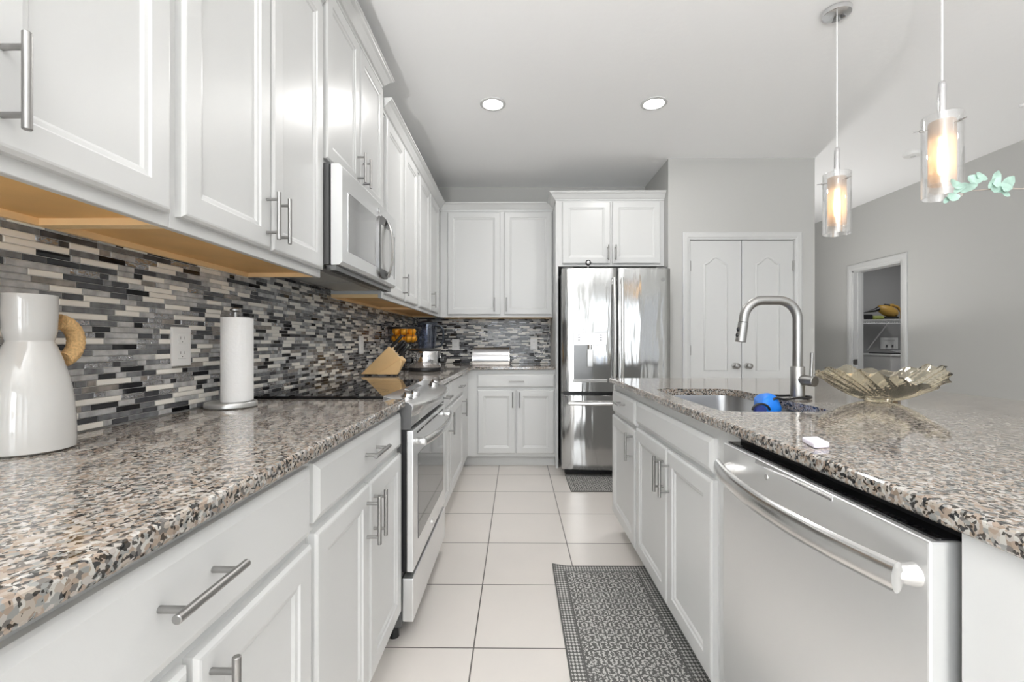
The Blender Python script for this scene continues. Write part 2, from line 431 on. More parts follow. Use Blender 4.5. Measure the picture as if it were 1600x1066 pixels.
# right wall with laundry door opening and a window behind the camera
OY0, OY1, OZ = 4.80, 5.50, 1.985
W0, W1 = -3.5, -1.1
bm = NB()
for y0, y1, z0, z1 in ((W1, OY0, 0, CZ), (OY0, OY1, OZ, CZ), (OY1, 8.1, 0, CZ), (REAR, W0, 0, CZ), (W0, W1, 0, 0.5), (W0, W1, 2.2, CZ)):
    box(bm, RX, y0, z0, RX + 0.12, y1, z1)
struct('wall_right', bm, wallp)
# rear wall with glass doors opening
bm = NB()
for x0, x1, z0, z1 in ((WX, -0.95, 0, CZ), (0.45, 0.95, 0, CZ), (2.10, 2.60, 0, CZ), (3.90, RX + 0.12, 0, CZ), (-0.95, 0.45, 2.35, CZ), (0.95, 2.10, 2.35, CZ), (2.60, 3.90, 2.35, CZ)):
    box(bm, x0, REAR - 0.12, z0, x1, REAR, z1)
struct('wall_rear', bm, wallp)
for k, (x0, x1, p) in enumerate(RW):
    bm = NB(); m_ = (x0 + x1) / 2
    for x in (x0, m_ - 0.03, x1 - 0.06): box(bm, x, REAR - 0.09, 0.0, x + 0.06, REAR - 0.03, 2.35)
    for xa, xb in ((x0 + 0.06, m_ - 0.03), (m_ + 0.03, x1 - 0.06)):
        box(bm, xa, REAR - 0.09, 2.28, xb, REAR - 0.03, 2.35); box(bm, xa, REAR - 0.09, 0.0, xb, REAR - 0.03, 0.05)
    struct('door_%d' % (k + 2), bm, trimp)
bm = NB()
for y in (W0, -2.33, W1 - 0.06): box(bm, RX + 0.03, y, 0.5, RX + 0.09, y + 0.06, 2.2)
for z in (0.5, 1.32, 2.14): box(bm, RX + 0.03, W0 + 0.06, z, RX + 0.09, W1 - 0.06, z + 0.06)
struct('window_1', bm, trimp)
# laundry closet walls
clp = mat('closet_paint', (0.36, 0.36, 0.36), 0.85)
bm = NB()
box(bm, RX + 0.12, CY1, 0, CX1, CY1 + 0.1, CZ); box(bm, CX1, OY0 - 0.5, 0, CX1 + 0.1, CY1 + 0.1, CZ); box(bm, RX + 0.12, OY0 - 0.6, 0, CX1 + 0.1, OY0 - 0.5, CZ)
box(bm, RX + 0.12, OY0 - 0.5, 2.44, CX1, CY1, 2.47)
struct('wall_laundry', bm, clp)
# baseboards (clear of the doors)
bm = NB()
box(bm, 1.345, PY - 0.014, 0, DX0 - 0.07, PY, 0.10, 0.003); box(bm, DX1 + 0.07, PY - 0.014, 0, 2.605, PY, 0.10, 0.003)
struct('baseboard_pantry', bm, trimp)
bm = NB()
box(bm, RX - 0.014, W1 + 0.3, 0, RX, OY0 - 0.09, 0.10, 0.003); box(bm, RX - 0.014, OY1 + 0.09, 0, RX, 8.1, 0.10, 0.003)
struct('baseboard_right', bm, trimp)

def casing(bm, axis, a0, a1, z1, pos, sgn, w=0.062, t=0.018):
    """moulded door casing round an opening; axis 'x' or 'y' of the wall"""
    prof = [(0.0, 0.0), (0.0, t * 0.55), (w * 0.25, t * 0.75), (w * 0.35, t), (w * 0.8, t), (w, t * 0.7), (w, 0.0)]
    def P(a, z, d): return Vector((a, pos + sgn * d, z)) if axis == 'x' else Vector((pos + sgn * d, a, z))
    loops = []
    for (ca, cz, da, dz) in ((a0, 0.0, -1, 0), (a0, z1, -1, 1), (a1, z1, 1, 1), (a1, 0.0, 1, 0)):
        loops.append([P(ca + da * o, cz + dz * o, d) for o, d in prof])
    return ring_stack(bm, loops)

# pantry double door
pd = bpy.data.objects.new('door_1', None); COL.objects.link(pd); pd.location = (1.97, PY, 0); WL['door_1'] = Vector((1.97, PY, 0)); pd['kind'] = 'structure'
bm = NB(); casing(bm, 'x', DX0, DX1, DZ, PY, -1)
box(bm, DX0, PY, 0, DX0 + 0.004, PY + 0.11, DZ); box(bm, DX1 - 0.004, PY, 0, DX1, PY + 0.11, DZ); box(bm, DX0, PY, DZ - 0.004, DX1, PY + 0.11, DZ)
obj('door_casing', bm, trimp, pd)
LY = PY + 0.004
for k, (x0, x1) in enumerate(((DX0 + 0.007, 1.969), (1.974, DX1 - 0.007))):
    bm = NB(); box(bm, x0, LY, 0.012, x1, LY + 0.035, DZ - 0.008, 0.002)
    lf = obj('door_leaf', bm, trimp, pd)
    cx = (x0 + x1) / 2; hw = 0.096; zb, zt = 0.885, 1.815
    pts = [(cx - hw, LY, zb), (cx + hw, LY, zb), (cx + hw, LY, zt)]
    for i in range(1, 16):
        t = 1 - i / 8.0
        pts.append((cx + hw * t, LY, zt + 0.060 * (0.5 + 0.5 * math.cos(PI * t))))
    pts.append((cx - hw, LY, zt))
    bm = NB(); tube(bm, pts, 0.006, n=8, closed=True, flat=(0.010, 0.0055), up=(0, -1, 0))
    pts2 = [(cx - hw, LY, 0.15), (cx + hw, LY, 0.15), (cx + hw, LY, 0.72), (cx - hw, LY, 0.72)]
    tube(bm, pts2, 0.006, n=8, closed=True, flat=(0.010, 0.0055), up=(0, -1, 0))
    obj('panel_moulding', bm, trimp, lf, smooth=50)
    kx = 1.912 if k == 0 else 2.020
    bm = NB(); 
    ring_stack(bm, [[(kx + r * math.cos(2 * PI * i / 20), LY - d, 0.925 + r * math.sin(2 * PI * i / 20)) for i in range(20)] for r, d in ((0.026, -0.001), (0.026, 0.006), (0.011, 0.010), (0.011, 0.030), (0.022, 0.040), (0.026, 0.050), (0.022, 0.060), (0.010, 0.064))])
    obj('knob', bm, nickel, lf, smooth=50)
    hx = DX0 + 0.003 if k == 0 else DX1 - 0.003
    for hz in (1.80, 1.06, 0.25):
        bm = NB(); cyl(bm, (hx, LY - 0.005, hz - 0.045), (hx, LY - 0.005, hz + 0.045), 0.0065, n=10); box(bm, hx - 0.012, LY - 0.003, hz - 0.043, hx + 0.012, LY + 0.001, hz + 0.043)
        obj('hinge', bm, nickel, lf)
# laundry door casing (door leaf swung away inside)
bm = NB(); casing(bm, 'y', OY0, OY1, OZ, RX, -1, w=0.075)
box(bm, RX, OY0, 0, RX + 0.12, OY0 + 0.016, OZ); box(bm, RX, OY1 - 0.016, 0, RX + 0.12, OY1, OZ); box(bm, RX, OY0, OZ - 0.016, RX + 0.12, OY1, OZ)
box(bm, RX + 0.05, OY1 - 0.028, 0, RX + 0.085, OY1 - 0.016, OZ - 0.016); box(bm, RX + 0.05, OY0 + 0.016, 0, RX + 0.085, OY0 + 0.028, OZ - 0.016)
tr = struct('trim_1', bm, trimp, (RX, 5.15, 0))
bm = NB(); box(bm, RX + 0.012, OY1 - 0.0185, 0.86, RX + 0.045, OY1 - 0.016, 0.93); box(bm, RX - 0.004, OY1 - 0.022, 0.87, RX + 0.012, OY1 - 0.016, 0.92); obj('strike_plate', bm, nickel, tr)

# ------------------------------------------------------------------ mosaic backsplash
def mosaic(name, kind, a0, a1, z0, z1, pos, label, holes=()):
    """kind 'x': on the left wall facing +x, runs along y; 'y': on back wall facing -y, runs along x"""
    bm = NB(); rnd = random.Random(11 if kind == 'x' else 5)
    pitch, gap, th = 0.0146, 0.0014, 0.006
    def tile(u0, u1, w0, w1, d, mi, b=0.0012):
        pts0 = ((u0, w0), (u1, w0), (u1, w1), (u0, w1)); pts1 = ((u0 + b, w0 + b), (u1 - b, w0 + b), (u1 - b, w1 - b), (u0 + b, w1 - b))
        def P(u, w, dd): return (pos + dd, u, w) if kind == 'x' else (u, pos - dd, w)
        ring_stack(bm, [[P(u, w, 0.003) for u, w in pts0], [P(u, w, d - b) for u, w in pts0], [P(u, w, d) for u, w in pts1]], cap0=False, mi=mi)
    if kind == 'x': box(bm, pos, a0, z0, pos + 0.004, a1, z1, mi=0)
    else: box(bm, a0, pos - 0.004, z0, a1, pos, z1, mi=0)
    cum = (0.25, 0.43, 0.57, 0.72, 0.84, 0.90, 1.01) if kind == 'x' else (0.23, 0.36, 0.46, 0.72, 0.94, 0.96, 1.01)  # far-wall mix weighted to dark tiles, standing in for its dark reflections
    z = z0 + 0.001; row = 0
    lens = [0.024, 0.030, 0.050, 0.050, 0.075, 0.10, 0.10, 0.10, 0.135]
    while z + pitch - gap < z1 + 0.001:
        u = a0 - rnd.random() * 0.08; last = -1
        while u < a1:
            l = rnd.choice(lens)
            q = rnd.random()
            mi = next(i + 1 for i, c in enumerate(cum) if q < c)
            if mi == last: mi = 2 + (mi % 4)
            if mi == 1: l = max(l, 0.075)
            if mi in (5, 7): l = min(l, 0.075)
            last = mi
            u0, u1 = max(u, a0), min(u + l - gap, a1)
            hid = any(u0 < h[1] and u1 > h[0] and z < h[3] and z + pitch > h[2] for h in holes) and False
            if u1 - u0 > 0.006 and not hid: tile(u0, u1, z, z + pitch - gap, th + (0.0012 if mi in (1, 3) else 0.0), mi)
            u += l
        z += pitch; row += 1
    o = obj(name, bm, [grout, tcream, tgrey, tlight, tdark, tblack, ttaupe, tmirror], None, ((pos, (a0 + a1) / 2, z0) if kind == 'x' else ((a0 + a1) / 2, pos, z0)))
    return tag(o, label, 'backsplash', 'mosaic backsplashes')
mosaic('tile_backsplash', 'x', 0.20, BY - 0.001, 0.917, 1.430, WX + 0.001, 'long black, grey and cream mosaic backsplash on the left wall behind the range')
mosaic('tile_backsplash', 'y', WX + 0.012, 0.350, 0.917, 1.384, BY - 0.001, 'short black, grey and cream mosaic backsplash on the far wall behind the bread box')

# ------------------------------------------------------------------ left-hand cabinets
FB = Face('+x', -0.447)          # left base frames
FU = Face('+x', -0.745)          # left upper frames
FBB = Face('-y', 4.110)          # back base
FBU = Face('-y', 4.420)          # back upper
FFR = Face('-y', 4.100)          # over the fridge
FI = Face('-x', 0.588)           # island
def base_carcass(t, y0, y1, x_back=WX + 0.003, xf=-0.447):
    bm = NB(); box(bm, x_back, y0 + 0.0006, 0.10, xf, y1 - 0.0006, 0.884)
    obj('carcass', bm, cab, t)
    bm = NB(); box(bm, x_back, y0 + 0.0006, 0.0, -0.487, y1 - 0.0006, 0.0995); obj('toe_kick', bm, cab, t)
t = thing('base_cabinet', 'white base cabinet with a wide drawer, nearest the camera under the left counter', 'cabinet', (-0.74, 0.60, 0))
base_carcass(t, 0.236, 0.961)
drawer(t, FB, 0.247, 0.951, 0.722, 0.866, (0.588, 0.806))
door(t, FB, 0.247, 0.592, 0.125, 0.703); door(t, FB, 0.604, 0.951, 0.125, 0.703, (0.632, 0.618))
t = thing('base_cabinet', 'white base cabinet with a drawer and two doors, standing directly left of the range', 'cabinet', (-0.74, 1.33, 0))
base_carcass(t, 0.961, 1.699)
drawer(t, FB, 0.971, 1.690, 0.738, 0.866, (1.332, 0.808))
door(t, FB, 0.971, 1.322, 0.125, 0.716, (1.296, 0.618)); door(t, FB, 1.330, 1.690, 0.125, 0.716, (1.358, 0.618))
t = thing('base_cabinet', 'narrow white base cabinet with one drawer and one door just beyond the range', 'cabinet', (-0.74, 2.71, 0))
base_carcass(t, 2.472, 2.950)
drawer(t, FB, 2.484, 2.936, 0.730, 0.866, (2.72, 0.800)); door(t, FB, 2.484, 2.936, 0.125, 0.712, (2.862, 0.618))
t = thing('base_cabinet', 'white corner base cabinet between the narrow range-side cabinet and the far wall cabinet', 'cabinet', (-0.74, 3.6, 0))
base_carcass(t, 2.950, 4.108)
drawer(t, FB, 2.966, 3.700, 0.730, 0.866, (3.40, 0.800)); door(t, FB, 2.966, 3.640, 0.125, 0.712, (3.57, 0.618))
bm = NB(); box(bm, -0.447, 3.72, 0.11, -0.440, 4.108, 0.878); obj('filler_panel', bm, cab, t)
# back base cabinet
t = thing('base_cabinet', 'white two-door base cabinet with a drawer on the far wall, left of the refrigerator', 'cabinet', (0, 4.4, 0))
bm = NB(); box(bm, -0.445, 4.110, 0.10, 0.352, BY - 0.003, 0.884); obj('carcass', bm, cab, t)
bm = NB(); box(bm, -0.485, 4.186, 0.0, 0.352, 4.30, 0.0995); obj('toe_kick', bm, cab, t)
drawer(t, FBB, -0.358, 0.346, 0.722, 0.848, (0.0, 0.782))
door(t, FBB, -0.350, -0.010, 0.128, 0.700, (-0.034, 0.616)); door(t, FBB, 0.0, 0.340, 0.128, 0.700, (0.026, 0.616))

# countertops
def slab(bm, poly, z0, z1, bev=0.006):
    return prism(bm, [(x, y, z0) for x, y in poly], (0, 0, z1 - z0), bev)
bm = NB(); slab(bm, [(WX + 0.0085, 0.20), (-0.415, 0.20), (-0.415, 1.6975), (WX + 0.0085, 1.6975)], 0.885, 0.915)
tag(obj('countertop', bm, gran, None, (-0.72, 0.9, 0.885)), 'polished speckled granite countertop running along the left side up to the range', 'countertop')
bm = NB(); slab(bm, [(WX + 0.0085, 2.4725), (-0.415, 2.4725), (-0.415, 4.072), (0.350, 4.072), (0.350, BY - 0.0085), (WX + 0.0085, BY - 0.0085)], 0.885, 0.915)
tag(obj('countertop', bm, gran, None, (-0.5, 4.0, 0.885)), 'L-shaped speckled granite countertop in the far corner beyond the range', 'countertop')

# upper cabinets
def upper(t, F, u0, u1, z0, z1, kind='x', depth=None, dividers=()):
    """carcass with a recessed maple underside"""
    bm = NB(); ub = NB(); eb = NB()
    lift = 0.017
    if kind == 'x':
        back, fr = WX + 0.003, -0.745
        box(bm, back, u0 + 0.0006, z0 + lift + 0.004, fr - 0.018, u1 - 0.0006, z1)
        box(bm, fr - 0.018, u0 + 0.0006, z0, fr, u1 - 0.0006, z1, 0.0015, 1)
        box(ub, back, u0 + 0.017, z0 + lift, fr - 0.0185, u1 - 0.017, z0 + lift + 0.0035)
        for a, b in ((u0 + 0.0008, u0 + 0.016), (u1 - 0.016, u1 - 0.0008)): box(eb, back, a, z0 + 0.002, fr - 0.0185, b, z0 + lift + 0.0035)
        box(eb, back, u0 + 0.0165, z0 + 0.002, back + 0.016, u1 - 0.0165, z0 + lift)
    else:
        back, fr = BY - 0.003, F.pos
        box(bm, u0 + 0.0006, fr + 0.018, z0 + lift + 0.004, u1 - 0.0006, back, z1)
        box(bm, u0 + 0.0006, fr, z0, u1 - 0.0006, fr + 0.018, z1, 0.0015, 1)
        box(ub, u0 + 0.017, fr + 0.0185, z0 + lift, u1 - 0.017, back, z0 + lift + 0.0035)
        for a, b in ((u0 + 0.0008, u0 + 0.016), (u1 - 0.016, u1 - 0.0008)): box(eb, a, fr + 0.0185, z0 + 0.002, b, back, z0 + lift + 0.0035)
        box(eb, u0 + 0.0165, back - 0.016, z0 + 0.002, u1 - 0.0165, back, z0 + lift)
    obj('carcass', bm, cab, t); obj('underside', ub, wood_under, t, label='orange maple underside'); obj('hanging_rail', eb, wood_edge, t, label='pale maple rail')
UZ0, UZ1 = 1.372, 2.405
ZH = 1.494
t = thing('wall_cabinet', 'white wall cabinet nearest the camera, at the upper left edge of the photo', 'cabinet', (-0.88, 0.61, UZ0))
upper(t, FU, 0.235, 0.969, UZ0, UZ1)
door(t, FU, 0.250, 0.598, 1.398, 2.392, (0.570, ZH)); door(t, FU, 0.606, 0.953, 1.398, 2.392, (0.634, ZH))
t = thing('wall_cabinet', 'tall white two-door wall cabinet with paired bar handles, directly left of the microwave', 'cabinet', (-0.88, 1.34, UZ0))
upper(t, FU, 0.969, 1.722, UZ0, UZ1)
door(t, FU, 0.985, 1.341, 1.400, 2.392, (1.314, ZH)); door(t, FU, 1.351, 1.708, 1.400, 2.392, (1.377, ZH))
t = thing('wall_cabinet', 'short raised white wall cabinet mounted above the microwave', 'cabinet', (-0.88, 2.1, 1.816))
bm = NB(); box(bm, WX + 0.003, 1.724, 1.818, -0.745, 2.496, 2.53); obj('carcass', bm, cab, t)
door(t, FU, 1.736, 2.104, 1.834, 2.508, (2.070, 1.925)); door(t, FU, 2.114, 2.478, 1.834, 2.508, (2.148, 1.925))
t = thing('wall_cabinet', 'white wall cabinet just right of the microwave, handle on its near door', 'cabinet', (-0.88, 2.96, UZ0))
upper(t, FU, 2.498, 3.386, UZ0, UZ1)
door(t, FU, 2.545, 2.941, 1.398, 2.392, (2.900, ZH)); door(t, FU, 2.973, 3.345, 1.398, 2.392)
t = thing('wall_cabinet', 'white wall cabinet on the left wall tucked into the far corner', 'cabinet', (-0.88, 3.9, UZ0))
upper(t, FU, 3.386, 4.419, UZ0, UZ1)
door(t, FU, 3.428, 3.812, 1.398, 2.392); door(t, FU, 3.842, 4.260, 1.398, 2.392, (3.876, ZH))
t = thing('wall_cabinet', 'wide white wall cabinet with two doors on the far wall above the bread box', 'cabinet', (-0.18, 4.57, UZ0))
upper(t, FBU, -0.744, 0.352, UZ0, UZ1, 'y')
door(t, FBU, -0.668, -0.155, 1.398, 2.392, (-0.212, ZH)); door(t, FBU, -0.120, 0.344, 1.398, 2.392, (-0.096, ZH))
t = thing('fridge_cabinet', 'white cabinet bridging over the refrigerator with a full-height side panel on its left', 'cabinet', (0.86, 4.4, 0))
bm = NB(); box(bm, 0.376, 4.100, 1.815, 1.326, BY - 0.003, 2.405); obj('carcass', bm, cab, t)
bm = NB(); box(bm, 0.3535, 4.100, 0.0, 0.3755, BY - 0.003, 2.405); obj('side_panel', bm, cab, t)
door(t, FFR, 0.412, 0.842, 1.836, 2.392, (0.818, 1.930)); door(t, FFR, 0.858, 1.290, 1.836, 2.392, (0.884, 1.930))

# crown mouldings: (offset out, z) profile swept round plan corners
def crown(bm, path, z0, prof, closed_ends=True):
    """path: list of (x, y, outx, outy) – offset direction per corner (mitre)"""
    loops = []
    for x, y, ox, oy in path:
        loops.append([Vector((x + ox * d, y + oy * d, z0 + z)) for d, z in prof])
    return ring_stack(bm, loops)
CP = [(-0.004, 0.0), (0.006, 0.0), (0.008, 0.010), (0.016, 0.016), (0.026, 0.030), (0.040, 0.048), (0.052, 0.056), (0.054, 0.060), (0.060, 0.062), (0.060, 0.071), (-0.004, 0.071)]
CF = -0.745
bm = NB(); crown(bm, [(CF, 0.236, 1, 0), (CF, 1.7225, 1, 0)], 2.4055, CP)
tag(obj('crown_moulding', bm, cab, None, (CF, 1.0, 2.405)), 'white crown moulding over the two wall cabinets nearest the camera', 'moulding')
bm = NB(); crown(bm, [(WX + 0.004, 1.724, 0, -1), (CF, 1.724, 1, -1), (CF, 2.496, 1, 1), (WX + 0.004, 2.496, 0, 1)], 2.5305, CP)
tag(obj('crown_moulding', bm, cab, None, (CF, 2.1, 2.53)), 'short higher step of white crown moulding over the cabinet above the microwave', 'moulding')
bm = NB(); crown(bm, [(CF, 2.4985, 1, 0), (CF, 4.420, 1, -1), (0.352, 4.420, 0, -1)], 2.4055, CP)
o = tag(obj('crown_moulding', bm, cab, None, (CF, 4.0, 2.405)), 'long white crown moulding turning the far corner below the ceiling', 'moulding')
bm = NB(); crown(bm, [(0.3535, 4.356, -1, 0), (0.3535, 4.100, -1, -1), (1.327, 4.100, 0, -1)], 2.4055, CP)
tag(obj('crown_moulding', bm, cab, None, (0.86, 4.1, 2.405)), 'white crown moulding on top of the cabinet above the refrigerator', 'moulding')

# ------------------------------------------------------------------ range
RY0, RY1 = 1.7015, 2.4685; RM = (RY0 + RY1) / 2
def bowx(y, base=-0.388, amt=0.058): 
    t = (y - RM) / ((RY1 - RY0) / 2); return base + amt * (1 - abs(t) ** 2.4)
t = thing('electric_range', 'stainless slide-in electric range with black glass cooktop and bowed front control panel', 'range', (-0.7, RM, 0))
bm = NB(); box(bm, WX + 0.012, RY0 + 0.0, 0.055, -0.432, RY1, 0.905, 0.002, 1); obj('body', bm, charcoal, t)
bm = NB(); box(bm, WX + 0.012, RY0 - 0.0005, 0.9165, -0.500, RY1 + 0.0005, 0.9245, 0.002, 1); box(bm, WX + 0.012, RY0, 0.9052, -0.500, RY1, 0.9164)
ct = obj('cooktop', bm, blackglass, t)
bp_ = mat('burner_print', (0.16, 0.16, 0.16), 0.2)
for (x, y, r) in ((-0.64, RY0 + 0.19, 0.105), (-0.64, RY1 - 0.19, 0.09), (-0.88, RY0 + 0.19, 0.08), (-0.88, RY1 - 0.19, 0.10)):
    for rr in (r, r - 0.012):
        bm = NB(); ring_stack(bm, [[(x + q * math.cos(2 * PI * i / 40), y + q * math.sin(2 * PI * i / 40), 0.9248) for i in range(40)] for q in (rr, rr - 0.0015)], False, False); obj('burner_ring', bm, bp_, ct)
# control panel: sloped top + bowed apron
ys = [RY0 + (RY1 - RY0) * i / 28 for i in range(29)]
bm = NB(); loops = []
for y in ys:
    xf = bowx(y)
    loops.append([Vector(p) for p in ((-0.499, y, 0.9250), (xf - 0.016, y, 0.900), (xf - 0.006, y, 0.897), (xf, y, 0.890), (xf + 0.0, y, 0.880), (xf - 0.012 - 0.6 * (xf + 0.388), y, 0.845), (-0.394, y, 0.812), (-0.44, y, 0.810), (-0.499, y, 0.86))])
ring_stack(bm, loops); cp = obj('control_panel', bm, hsteel, t, smooth=30)
for ya, yb in ((RY0 - 0.0028, RY0 - 0.0002), (RY1 + 0.0002, RY1 + 0.0028)):
    bm = NB(); prism(bm, [(-0.499, ya, 0.9235), (-0.404, ya, 0.899), (-0.391, ya, 0.886), (-0.396, ya, 0.80), (-0.499, ya, 0.80)], (0, yb - ya, 0)); obj('end_trim', bm, charcoal, t)
def knob(y, s):
    x = -0.437 + s; z = 0.9245 - (x + 0.499) * 0.30
    b = NB(); n = Vector((0.27, 0, 0.96)); c = Vector((x, y, z - 0.001)); cyl(b, c, c + n * 0.010, 0.026, n=24); cyl(b, c + n * 0.010, c + n * 0.026, 0.021, 0.018, n=24, bev=0.002)
    obj('knob', b, chrome, cp, smooth=40)
knob(RY0 + 0.085, 0.006); knob(RY0 + 0.175, 0.014); knob(RY1 - 0.175, 0.014); knob(RY1 - 0.085, 0.006)
bm = NB(); prism(bm, [(-0.485, RM - 0.115, 0.9225), (-0.395, RM - 0.115, 0.8935), (-0.395, RM + 0.115, 0.8935), (-0.485, RM + 0.115, 0.9225)], (0.0012, 0, 0.004)); obj('keypad', bm, dsteel, cp)
# oven door
bm = NB(); box(bm, -0.431, RY0 + 0.010, 0.262, -0.414, RY1 - 0.010, 0.800); box(bm, -0.431, RY0 + 0.004, 0.800, -0.405, RY1 - 0.004, 0.8095); obj('door_gasket', bm, black, t)
bm = NB(); box(bm, -0.4138, RY0 + 0.004, 0.262, -0.388, RY1 - 0.004, 0.795, 0.004); od = obj('oven_door', bm, steel, t)
bm = NB(); box(bm, -0.3880, RY0 + 0.085, 0.355, -0.3862, RY1 - 0.075, 0.690, 0.0006, 1); obj('door_window', bm, ovenglass, od, label='dark glass oven window')
bm = NB()
for i in range(4):
    y = RY0 + 0.07 + i * 0.165; box(bm, -0.3882, y, 0.772, -0.3868, y + 0.135, 0.779)
obj('vent_slot', bm, black, od)
bm = NB()
pts = []
for i in range(25):
    s = i / 24; y = RY0 + 0.035 + s * (RY1 - RY0 - 0.07); e = 1 - abs(2 * s - 1) ** 2.2
    pts.append((-0.352 + 0.030 * e, y, 0.748))
tube(bm, pts, 0.012, n=14, flat=(0.010, 0.017), up=(0, 0, 1))
for y in (RY0 + 0.045, RY1 - 0.045): box(bm, -0.3885, y - 0.014, 0.737, -0.350, y + 0.014, 0.759, 0.004)
obj('handle', bm, hsteel, od, smooth=40)
bm = NB(); ring_stack(bm, [[(-0.388 + d, RM + r * math.cos(2 * PI * i / 20), 0.305 + r * math.sin(2 * PI * i / 20)) for i in range(20)] for r, d in ((0.017, -0.001), (0.017, 0.0015), (0.014, 0.0015), (0.014, 0.0008))]); obj('badge', bm, chrome, od)
bm = NB(); box(bm, -0.430, RY0 + 0.004, 0.075, -0.388, RY1 - 0.004, 0.238, 0.004); obj('storage_drawer', bm, steel, t)
for y in (RY0 + 0.04, RY1 - 0.04):
    for x in (-0.47, -0.95):
        bm = NB(); cyl(bm, (x, y, 0.0), (x, y, 0.0548), 0.020, 0.016, n=16); obj('foot', bm, black, t)

# ------------------------------------------------------------------ microwave
MY0, MY1 = 1.728, 2.496
t = thing('microwave', 'stainless over-the-range microwave with curved dark-edged handle', 'microwave', (-0.86, 2.11, 1.405))
bm = NB(); box(bm, WX + 0.009, MY0, 1.425, -0.716, MY1, 1.812); obj('body', bm, charcoal, t)
bm = NB(); box(bm, -0.7155, MY0, 1.432, -0.708, MY1, 1.808); obj('seam', bm, black, t)
MXF = -0.664
bm = NB(); loops = []
for y in [MY0 + (MY1 - MY0) * i / 16 for i in range(17)]:
    e = 0.006 * (1 - ((y - 2.11) / 0.385) ** 2)
    x = MXF + e
    loops.append([Vector(p) for p in ((-0.7075, y, 1.424), (x - 0.012, y, 1.424), (x, y, 1.436), (x, y, 1.796), (x - 0.012, y, 1.810), (-0.7075, y, 1.810))])
ring_stack(bm, loops); md = obj('door', bm, steel, t, smooth=30)
bm = NB(); loops = []
for y in [MY0 + 0.055 + (2.430 - MY0 - 0.055) * i / 12 for i in range(13)]:
    x = MXF + 0.006 * (1 - ((y - 2.11) / 0.385) ** 2)
    loops.append([Vector(p) for p in ((x - 0.004, y, 1.482), (x + 0.0012, y, 1.484), (x + 0.0012, y, 1.716), (x - 0.004, y, 1.718))])
ring_stack(bm, loops); w = obj('window', bm, mwglass, md, smooth=30, label='grey glass microwave window')
bm = NB(); L = []
for w0, w1, x in ((0.0, 0.0, 0.004), (0.0, 0.0, 0.016), (0.012, 0.010, 0.020)):
    L.append([Vector((MXF + x, 2.225 + (0.082 - w0) * math.copysign(abs(math.cos(q)) ** 0.45, math.cos(q)), 1.590 + (0.150 - w1) * math.copysign(abs(math.sin(q)) ** 0.35, math.sin(q)))) for q in [2 * PI * (i + 0.5) / 40 for i in range(40)]])
ring_stack(bm, L); hp = obj('handle_plate', bm, dsteel, md, smooth=30, label='dark oval handle surround')
bm = NB(); box(bm, MXF + 0.0195, 2.160, 1.480, MXF + 0.0212, 2.290, 1.690, 0.0006, 1); obj('finger_recess', bm, hsteel, md)
bm = NB(); pts = []
for i in range(15):
    q = i / 14; z = 1.452 + q * 0.276; e = 1 - abs(2 * q - 1) ** 2.6
    pts.append((MXF + 0.024 + 0.024 * e, 2.262, z))
tube(bm, pts, 0.01, n=12, flat=(0.006, 0.018), up=(0, 1, 0))
obj('handle', bm, hsteel, md, smooth=40)
bm = NB(); box(bm, MXF - 0.001, 2.450, 1.47, MXF + 0.0022, 2.468, 1.70, 0.0006, 1); obj('button_strip', bm, dsteel, md)
bm = NB(); ring_stack(bm, [[(MXF + 0.005 + d, 2.165 + r * math.cos(2 * PI * i / 20), 1.757 + r * math.sin(2 * PI * i / 20)) for i in range(20)] for r, d in ((0.014, -0.003), (0.014, 0.0022), (0.0115, 0.0022), (0.0115, 0.0012))]); obj('badge', bm, chrome, md)
bm = NB(); box(bm, WX + 0.03, MY0 + 0.01, 1.410, -0.735, MY1 - 0.01, 1.4245); box(bm, -0.728, MY0 + 0.006, 1.404, -0.690, MY1 - 0.006, 1.4235); u = obj('vent_base', bm, dsteel, t)
bm = NB()
for i in range(12): box(bm, -0.724 + 0.001, MY0 + 0.03 + i * 0.06, 1.4025, -0.694, MY0 + 0.07 + i * 0.06, 1.4040)
obj('grille', bm, black, u)
for y in (MY0 + 0.04, MY0 + 0.40):
    bm = NB(); box(bm, -0.965, y, 1.4075, -0.775, y + 0.33, 1.4098); obj('grease_filter', bm, mat('filter_mesh', (0.55, 0.55, 0.53), 0.45, 0.6), u)

# ------------------------------------------------------------------ refrigerator
t = thing('refrigerator', 'stainless french-door refrigerator with water dispenser and bottom freezer drawer', 'refrigerator', (0.83, 4.2, 0))
FXa, FXb, FXm = 0.384, 1.288, 0.838
def fy(x): return 3.786 + 0.030 * abs((x - FXm) / 0.45) ** 2.2
bm = NB(); box(bm, FXa + 0.012, 3.885, 0.055, FXb - 0.005, 4.66, 1.735, 0.004); obj('case', bm, charcoal, t)
def curved_front(x0, x1, z0, z1, bev=0.012, hole=None):
    bm = NB(); n = 24; xs = [x0 + (x1 - x0) * i / n for i in range(n + 1)]
    loops = []
    for i, x in enumerate(xs):
        e = bev if i in (0, n) else 0.004 if i in (1, n - 1) else 0.0
        y = fy(x) + e
        loops.append([Vector(p) for p in ((x, 3.878, z0), (x, y + 0.006, z0), (x, y, z0 + 0.006), (x, y, z1 - 0.006), (x, y + 0.006, z1), (x, 3.878, z1))])
    xs2 = [xs[0]] + [xs[0] + 0.004] + xs[1:-1] + [xs[-1] - 0.004] + [xs[-1]]
    return ring_stack(bm, loops)
ld = obj('door', curved_front(FXa, 0.8345, 0.715, 1.752), fsteel, t, smooth=35)
rd = obj('door', curved_front(0.8425, FXb, 0.715, 1.752), fsteel, t, smooth=35)
fd = obj('freezer_drawer', curved_front(FXa, FXb, 0.065, 0.690), fsteel, t, smooth=35)
